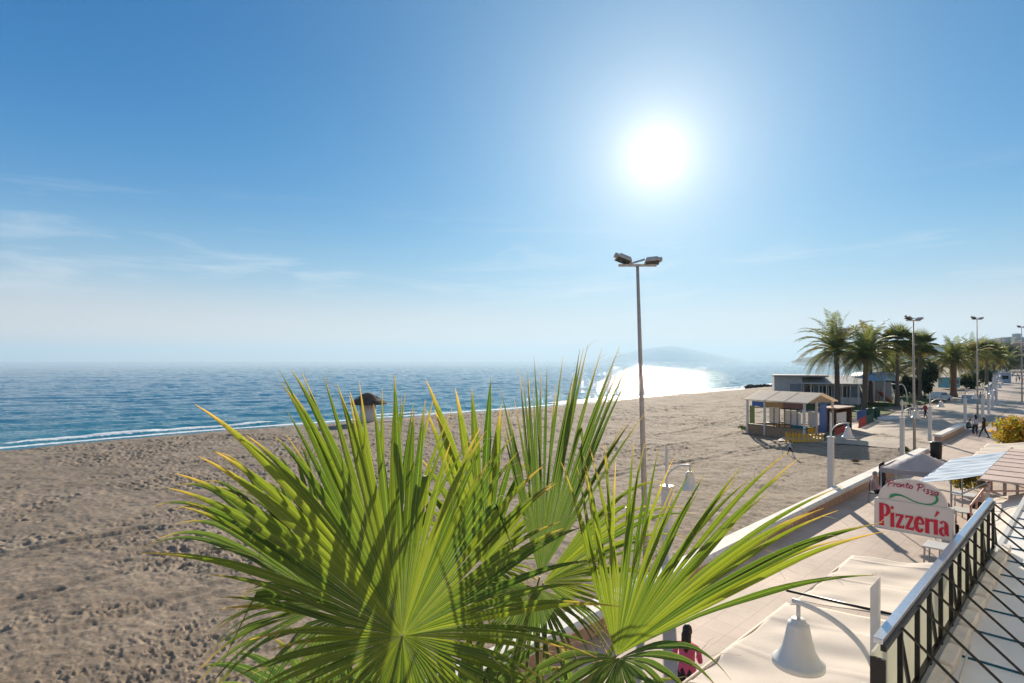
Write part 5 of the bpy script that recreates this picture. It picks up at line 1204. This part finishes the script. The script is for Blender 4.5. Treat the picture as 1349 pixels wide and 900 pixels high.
# ticket booth / white kiosk further along and white posts
wk = empty('booth', G(1325, 505), ROT, 'small pale blue booth at the left edge of the far promenade', 'booth'); b = MB(); b.box((0, 0, 1.5), (2.2, 2.2, 3.0), bev=.05); b.build('body', mat('pale_blue', (.45, .50, .58), .6), wk); b = MB(); b.box((0, 0, 3.1), (2.8, 2.8, .2), bev=.05); b.build('roof', white, wk); b = MB(); b.box((-1.11, 0, 1.7), (.05, 1.4, 1.0)); b.build('window', glass_d, wk)
# cars and sheds beyond the plaza
for i, (px, py, m, lab) in enumerate([(1238, 528, white, 'white car parked left of the thick trunked palm'), (1262, 505, mat('silver_car', (.4, .42, .45), .3), 'silver car parked behind the thick trunked palm')]):
    r_ = empty('parked_car', G(px, py), R(25+20*i), lab, 'car'); b = MB(); pf = [(-2.1, .3), (-2.1, .85), (-1.5, .95), (-.9, 1.42), (.5, 1.45), (1.1, .98), (2.0, .82), (2.1, .35)]
    vs = [(x, -.85+(.12 if zz > 1 else 0), zz) for x, zz in pf]+[(x, .85-(.12 if zz > 1 else 0), zz) for x, zz in pf]; n = len(pf)
    b.add(vs, [tuple(range(n)), tuple(reversed(range(n, 2*n)))]+[(i_, n+i_, n+(i_+1) % n, (i_+1) % n) for i_ in range(n)]); b.build('body', m, r_)
    b = MB(); b.add([(-1.35, -.865, .98), (-.85, -.77, 1.36), (.45, -.77, 1.38), (.95, -.865, 1.0)], [(0, 3, 2, 1)]); b.add([(-1.35, .865, .98), (-.85, .77, 1.36), (.45, .77, 1.38), (.95, .865, 1.0)], [(0, 1, 2, 3)]); b.build('window', glass_d, r_)
    for x in (-1.3, 1.3):
        for y in (-.78, .78): b = MB(); b.tube([(x, y-.1, .32), (x, y+.1, .32)], .32, 14); b.build('wheel', plastic_black, r_)
# distant frontage at the right edge
for i, (px0, px1, pb, ptop, m, lab) in enumerate([(1345, 1362, 487, 452, mat('pink_block', (.50, .30, .25), .8), 'reddish apartment block cut by the right edge of the picture'), (1328, 1342, 483, 468, pale_wall, 'low pale block left of the reddish apartment block'), (1316, 1329, 482, 470, mat('ochre_block', (.48, .38, .26), .8), 'small ochre block beyond the olive tree'), (1302, 1316, 481, 472, wm, 'small white block just above the palms at the foot of the hill')]):
    p0 = gp(px0, pb, 0); p1 = at(px1, 476, p0.y); Wd = p1.x-p0.x; h_ = CH-(ptop-476)*p0.y/F
    r_ = empty('apartment_block', (p0.x, p0.y, 0), 0, lab, 'building'); b = MB(); b.box((Wd/2, 3.5, h_/2), (Wd, 7, h_)); b.build('wall', m, r_); b = MB(); b.box((Wd/2, 3.5, h_+.3), (Wd+.8, 7.8, .6)); b.build('roof', roof_pale, r_)
    fl = int(h_//3); nx = max(1, int(Wd//4))
    for a in range(min(fl, 8)):
        for c in range(min(nx, 8)):
            b = MB(); b.box((2+c*(Wd-3.2)/max(1, min(nx, 8)-1)*.97, -.02, 1.6+3*a), (1.5, .08, 1.5)); b.build('window', glass_d, r_)

# ------------------------------------------------------------------ hills, headland, island
def ridge(name, pts, depth, m, seed, base=-2, jag=.12):
    """pts: (px, py_top, distance); a real ridge with sloping flanks"""
    P = []; n = 130
    xs = [p[0] for p in pts]; 
    for i in range(n+1):
        px = xs[0]+(xs[-1]-xs[0])*i/n; py = np.interp(px, xs, [p[1] for p in pts]); Yd = np.interp(px, xs, [p[2] for p in pts]); P.append(at(px, py, Yd))
    vs = []; fs = []; m_ = 14
    for i, p in enumerate(P):
        dr = Vector((p.x, p.y, 0)).normalized(); H_ = p.z-base
        for j in range(-m_, m_+1):
            u = j/m_; q = p+dr*depth*u; nzv = float(fbm(np.array([q.x/depth*5]), np.array([q.y/depth*5]), seed, 5)[0])-.45; hh = base+H_*max(0, (1-abs(u)**1.25))*(1+jag*nzv*2.2*(.3+abs(u)*2))
            vs.append((q.x, q.y, max(hh, base-3) if abs(u) < 1 else base-8))
    k = 2*m_+1
    for i in range(n):
        for j in range(k-1): a = i*k+j; fs.append((a, a+k, a+k+1, a+1))
    b = MB(); b.add(vs, fs, 0, True); o = b.build(name, m, None); tag(o, kind='structure'); return o
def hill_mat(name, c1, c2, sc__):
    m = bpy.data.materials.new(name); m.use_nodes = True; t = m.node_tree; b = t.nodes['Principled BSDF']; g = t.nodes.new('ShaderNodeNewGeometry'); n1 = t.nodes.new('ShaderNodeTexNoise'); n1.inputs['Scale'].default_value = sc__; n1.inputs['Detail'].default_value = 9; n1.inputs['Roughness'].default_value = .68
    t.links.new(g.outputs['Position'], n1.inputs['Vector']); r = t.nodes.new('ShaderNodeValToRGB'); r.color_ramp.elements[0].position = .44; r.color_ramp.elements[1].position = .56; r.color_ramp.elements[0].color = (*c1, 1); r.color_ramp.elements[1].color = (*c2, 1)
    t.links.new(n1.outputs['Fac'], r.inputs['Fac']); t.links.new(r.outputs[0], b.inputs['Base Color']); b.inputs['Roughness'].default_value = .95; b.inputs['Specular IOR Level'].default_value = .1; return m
hm = hill_mat('hill', (.035, .05, .04), (.10, .10, .08), .012)
ridge('hill', [(1225, 474, 2000), (1245, 462, 2000), (1262, 455, 2000), (1280, 452, 1900), (1300, 448, 1800), (1320, 444, 1700), (1336, 444, 1600), (1349, 447, 1500), (1420, 436, 1400), (1520, 420, 1300)], 420, hm, 3)
ridge('headland', [(1042, 476.5, 5200), (1050, 473, 5200), (1075, 469, 5200), (1100, 465, 5200), (1130, 461, 5000), (1160, 457, 4800), (1195, 452, 4500), (1230, 453, 4300), (1270, 458, 4300), (1300, 458, 4200), (1400, 450, 4200)], 500, hm, 5, base=-6)
ridge('far_mountain', [(780, 475.5, 18000), (815, 468, 18000), (840, 461, 18000), (868, 457, 18000), (885, 456, 18000), (905, 459, 18000), (930, 465, 18000), (960, 471, 18000), (985, 475.5, 18000)], 1900, hill_mat('haze_pale_hill', (.42, .44, .46), (.50, .50, .50), .003), 7, base=-10, jag=.04)  # mountain colour made pale to stand in for haze fading it
# houses on the hillside
rr = random.Random(44); hmats = [mat('house_white', (.70, .68, .64), .8), mat('house_cream', (.58, .48, .36), .8), mat('house_rose', (.52, .36, .28), .8)]; tile = mat('roof_tile', (.32, .13, .07), .8)
dg = bpy.context.evaluated_depsgraph_get(); dg.update(); hill_o = bpy.data.objects['hill']
cnt = 0
for _ in range(420):
    if cnt >= 75: break
    px = rr.uniform(1285, 1349); Yd = rr.uniform(900, 1650); X0 = (px-674.5)*Yd/F
    hit, loc_, nr, idx = hill_o.ray_cast(Vector((X0, Yd, 900)), Vector((0, 0, -1)))
    zz = loc_.z if hit and loc_.z > -.3 else -.2
    if rr.random() > .35+zz/60: continue
    h_ = rr.choice((6, 7, 9, 14)) if zz > 3 else rr.choice((9, 15, 20)); w_ = rr.uniform(10, 22)
    r_ = empty('hillside_house', (X0, Yd, zz-1), rr.uniform(-.5, .9), 'small pale house scattered on the hazy hillside at the right', 'house', 'houses on the hillside')
    b = MB(); b.box((0, 0, h_/2), (w_, 11, h_)); b.build('wall', hmats[cnt % 3], r_)
    b = MB(); b.box((0, 0, h_+.6), (w_+1, 12, 1.2), top=.7); b.build('roof', tile if cnt % 2 else roof_pale, r_)
    b = MB()
    for a in range(int(h_//3)):
        for c in range(int(w_//4)): b.box((-w_/2+2.2+c*4, -5.52, 1.7+3*a), (1.6, .1, 1.5))
    b.build('windows', glass_d, r_); cnt += 1
# trees between promenade and the hill
for i in range(26):
    px = rr.uniform(1255, 1340); Yd = rr.uniform(330, 760); X0 = (px-674.5)*Yd/F; s, t = to_st(X0, Yd)
    if -12 < t < 24: continue
    bush((X0, Yd, gz(X0, Yd)), rr.uniform(7, 11), 7, rr.uniform(6, 12), 500, 300+i, [lgrey, ld_], 'tree', 'far rounded tree in the band below the hillside houses', 'tree', 1.4, True, 'far trees below the hill')

# ------------------------------------------------------------------ haze
HAZE = True
if HAZE:
    hz = MB(); hz.box((0, 0, 0), (46000, 46000, 548)); 
    m = bpy.data.materials.new('haze'); m.use_nodes = True; t = m.node_tree; t.nodes.remove(t.nodes['Principled BSDF']); v = t.nodes.new('ShaderNodeVolumePrincipled')
    v.inputs['Color'].default_value = (.52, .78, 1.0, 1); v.inputs['Density'].default_value = .00008; v.inputs['Anisotropy'].default_value = .2
    t.links.new(v.outputs[0], t.nodes['Material Output'].inputs['Volume'])
    o = hz.build('haze', m, None, (0, 0, 262)); tag(o, kind='stuff'); o['label'] = 'thin sea haze fading the far hills and headland'
